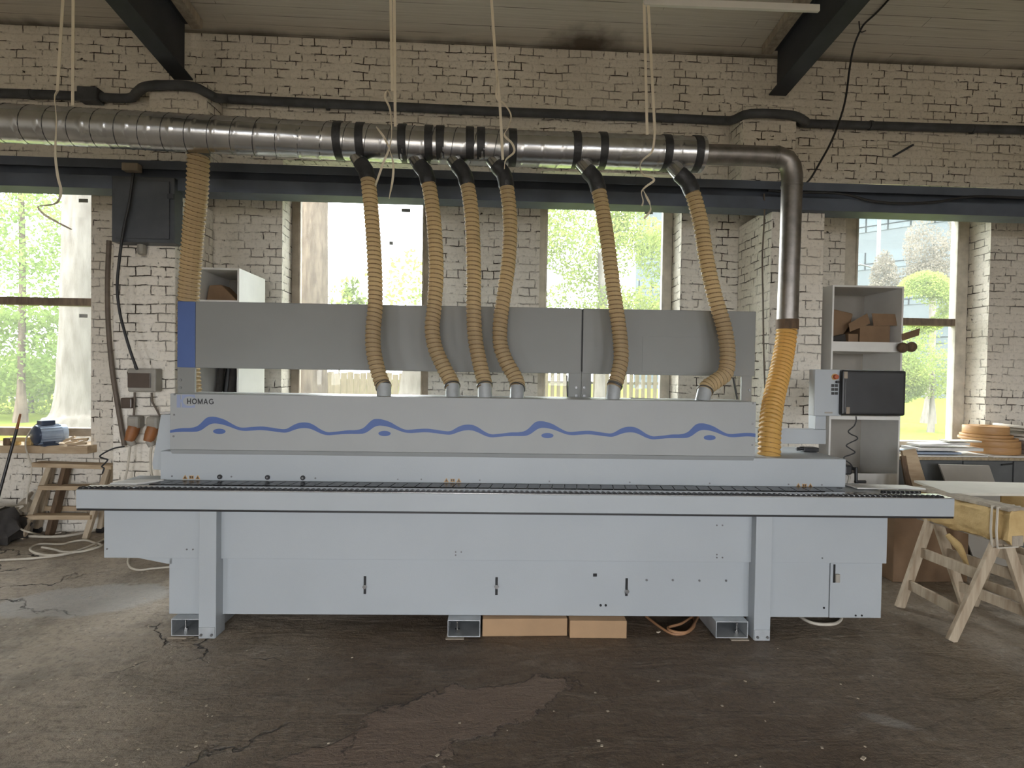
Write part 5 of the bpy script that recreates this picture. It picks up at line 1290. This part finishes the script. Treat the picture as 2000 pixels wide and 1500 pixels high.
# window 1
tree('old_tree', 'thick pale old trunk flaring at the ground, outside the left window', 174, 835, 9.6, [], trunk_r=.40, trunk_m='bark_g', topz=9)
bt_ = COL.objects.get('old_tree')
pt = W(158, 430, 9.35); 
tree('garden_tree', 'leafy green tree filling the left window, left of the thick trunk', 40, 800, 14, [(*at(30, 470, 14), 3.2, 1.5, 2.2), (*at(20, 690, 15), 3.2, 1.5, 1.4)], trunk_r=.07, trunk_m='bark', leaf='leaf', leaf_n=24000, lsize=.06, seed=3)
tree('garden_bush', 'yellow green bush low beyond the left window', 60, 760, 17, [(*at(40, 760, 17), 3.6, 1.0, 1.1)], cat='bush', leaf='leaf_y', leaf_n=9000, lsize=.06, seed=8, trunk_r=.04, topz=2)
# window 2
tree('old_tree', 'brown pitted trunk at the left edge of the second window', 604, 770, 10.5, [], trunk_r=.27, trunk_m='bark', topz=9)
tree('garden_bush', 'sparse bright green twigs low in the second window', 660, 760, 16, [(*at(650, 590, 16), .9, .8, .5), (*at(700, 560, 16), .5, .5, .7), (*at(795, 560, 15), .6, .6, 1.1)], cat='bush', trunk_r=.03, topz=3.0, leaf='leaf_y', leaf_n=900, lsize=.085, seed=21)
tree('old_tree', 'grey flaring trunk foot at the lower right of the second window', 822, 790, 9.2, [], trunk_r=.34, topz=2.55)
# window 3
tree('garden_tree', 'dense yellow green tree filling the third window', 1170, 760, 12, [(*at(1110, 480, 12), 1.0, .9, 1.3), (*at(1230, 520, 12.6), 1.2, .9, 1.3), (*at(1160, 620, 12.3), 1.6, .9, .9), (*at(1260, 640, 12.6), 1.0, .8, 1.0), (*at(1240, 430, 13), 1.0, .8, .9)], trunk_r=.10, leaf='leaf_y', leaf_n=30000, lsize=.040, seed=31, topz=4.5, gaps=.15)
# window 4
tree('garden_tree', 'pale dry leaved tree before the office building in the right window', 1815, 760, 17, [(*at(1815, 480, 17), .75, .7, 1.1), (*at(1830, 540, 17), 1.4, .9, .5), (*at(1900, 470, 17), .8, .7, 1.3), (*at(1725, 560, 17), .4, .4, 1.2)], trunk_r=.10, leaf='leaf_p', leaf_n=15000, lsize=.040, seed=41, topz=5)
tree('garden_bush', 'round bright green shrub in the middle of the right window', 1820, 760, 14, [(*at(1805, 590, 14), .75, .7, .85), (*at(1820, 700, 14), 1.3, .8, 1.1), (*at(1750, 740, 14.4), .8, .7, .7)], cat='bush', leaf='leaf_y', leaf_n=26000, lsize=.034, seed=51, gaps=.0, trunk_r=.04, topz=2)
# fences and walls
def picket(label, px0, px1, pyt, Y, m, w=.10, gap=.13, name='picket_fence', rail=True):
    a, b = W(px0, pyt, Y), W(px1, pyt, Y); t = thing(name, label, 'fence', (a.x, Y, GZ)); x = a.x; mb = MB(); k = 0
    while x < b.x:
        mb.box(x, x+w, Y-.012, Y+.012, GZ, a.z+.02*math.sin(k*2.1)); x += gap; k += 1
    mb.build('pickets', m, t)
    if rail: MB().box(a.x, b.x, Y+.013, Y+.05, GZ+.4, GZ+.47).box(a.x, b.x, Y+.013, Y+.05, a.z-.3, a.z-.23).build('rail', m, t)
    return t
picket('white picket fence far behind the bushes of the left window', -60, 175, 716, 22, 'fence_w', .11, .21)
picket('tall wooden board fence beyond the second window', 628, 850, 727, 13, 'fence', .145, .152, 'board_fence')
picket('weathered board fence beyond the third window', 1040, 1320, 726, 14, 'fence', .10, .16, 'board_fence')
a, b = W(560, 722, 10.9), W(631, 722, 10.9)
tag(MB().box(a.x, b.x, 10.9, 11.2, GZ, a.z+.12).build('garden_wall', 'brick_out', uv=True), 'low pale brick wall seen at the lower left of the second window', 'wall')
# office building
pc_ = W(1775, 440, 44)
ob_ = thing('office_building', 'modern glazed office building with white bands beyond the right window', 'building', (pc_.x, pc_.y, GZ))
ua = Vector((math.cos(-.80), math.sin(-.80), 0)); nn = Vector((ua.y, -ua.x, 0))
if nn.y > 0: nn = -nn
org = Vector((pc_.x, pc_.y, GZ))
def quadbox(u0, u1, z0, z1, d0, d1):
    P = [org+ua*u0+nn*d0, org+ua*u1+nn*d0, org+ua*u1+nn*d1, org+ua*u0+nn*d1]
    return MB().prism([(p.x, p.y, z0) for p in P], (0, 0, z1-z0))
FH = 3.3
quadbox(-26, 16, GZ, GZ+FH*8, -8, 0).build('building_block', 'facade', ob_)
for fl_ in range(8):
    z0 = GZ+FH*fl_+1.2
    wb_ = quadbox(-25.8, 15.8, z0, z0+1.5, .01, .06).build('window_band', 'facade_glass', ob_)
    mm = MB()
    u = -25.5
    while u < 15.8:
        q = quadbox(u, u+.09, z0, z0+1.5, .061, .12); mm.add(q.v, q.f); u += 1.6
    q = quadbox(-25.8, 15.8, z0+.45, z0+.52, .061, .10); mm.add(q.v, q.f)
    mm.build('mullions', 'facade_line', wb_)
# street lamp
lp = W(1712, 620, 20); ls = thing('street_lamp', 'tall grey street lamp pole standing before the office building', 'street lamp', (lp.x, 20, GZ))
lt = W(1712, 425, 20)
MB().tube([(lp.x, 20, GZ), (lp.x, 20, lt.z)], [.09, .06], 12).build('pole', 'conduit', ls, smooth=True)
MB().tube(smoothpath([Vector((lp.x, 20, W(1712, 548, 20).z)), W(1735, 546, 20), W(1760, 540, 20)], 5), .03, 8).build('arm', 'conduit', ls, smooth=True)
MB().tube(smoothpath([Vector((lp.x, 20, W(1712, 527, 20).z)), W(1695, 520, 20), W(1678, 516, 20)], 5), .03, 8).build('arm', 'conduit', ls, smooth=True)
MB().tube([W(1755, 541, 20), W(1764, 542, 20)], [.05, .09], 10).build('lamp_head', 'facade', ls, smooth=True)
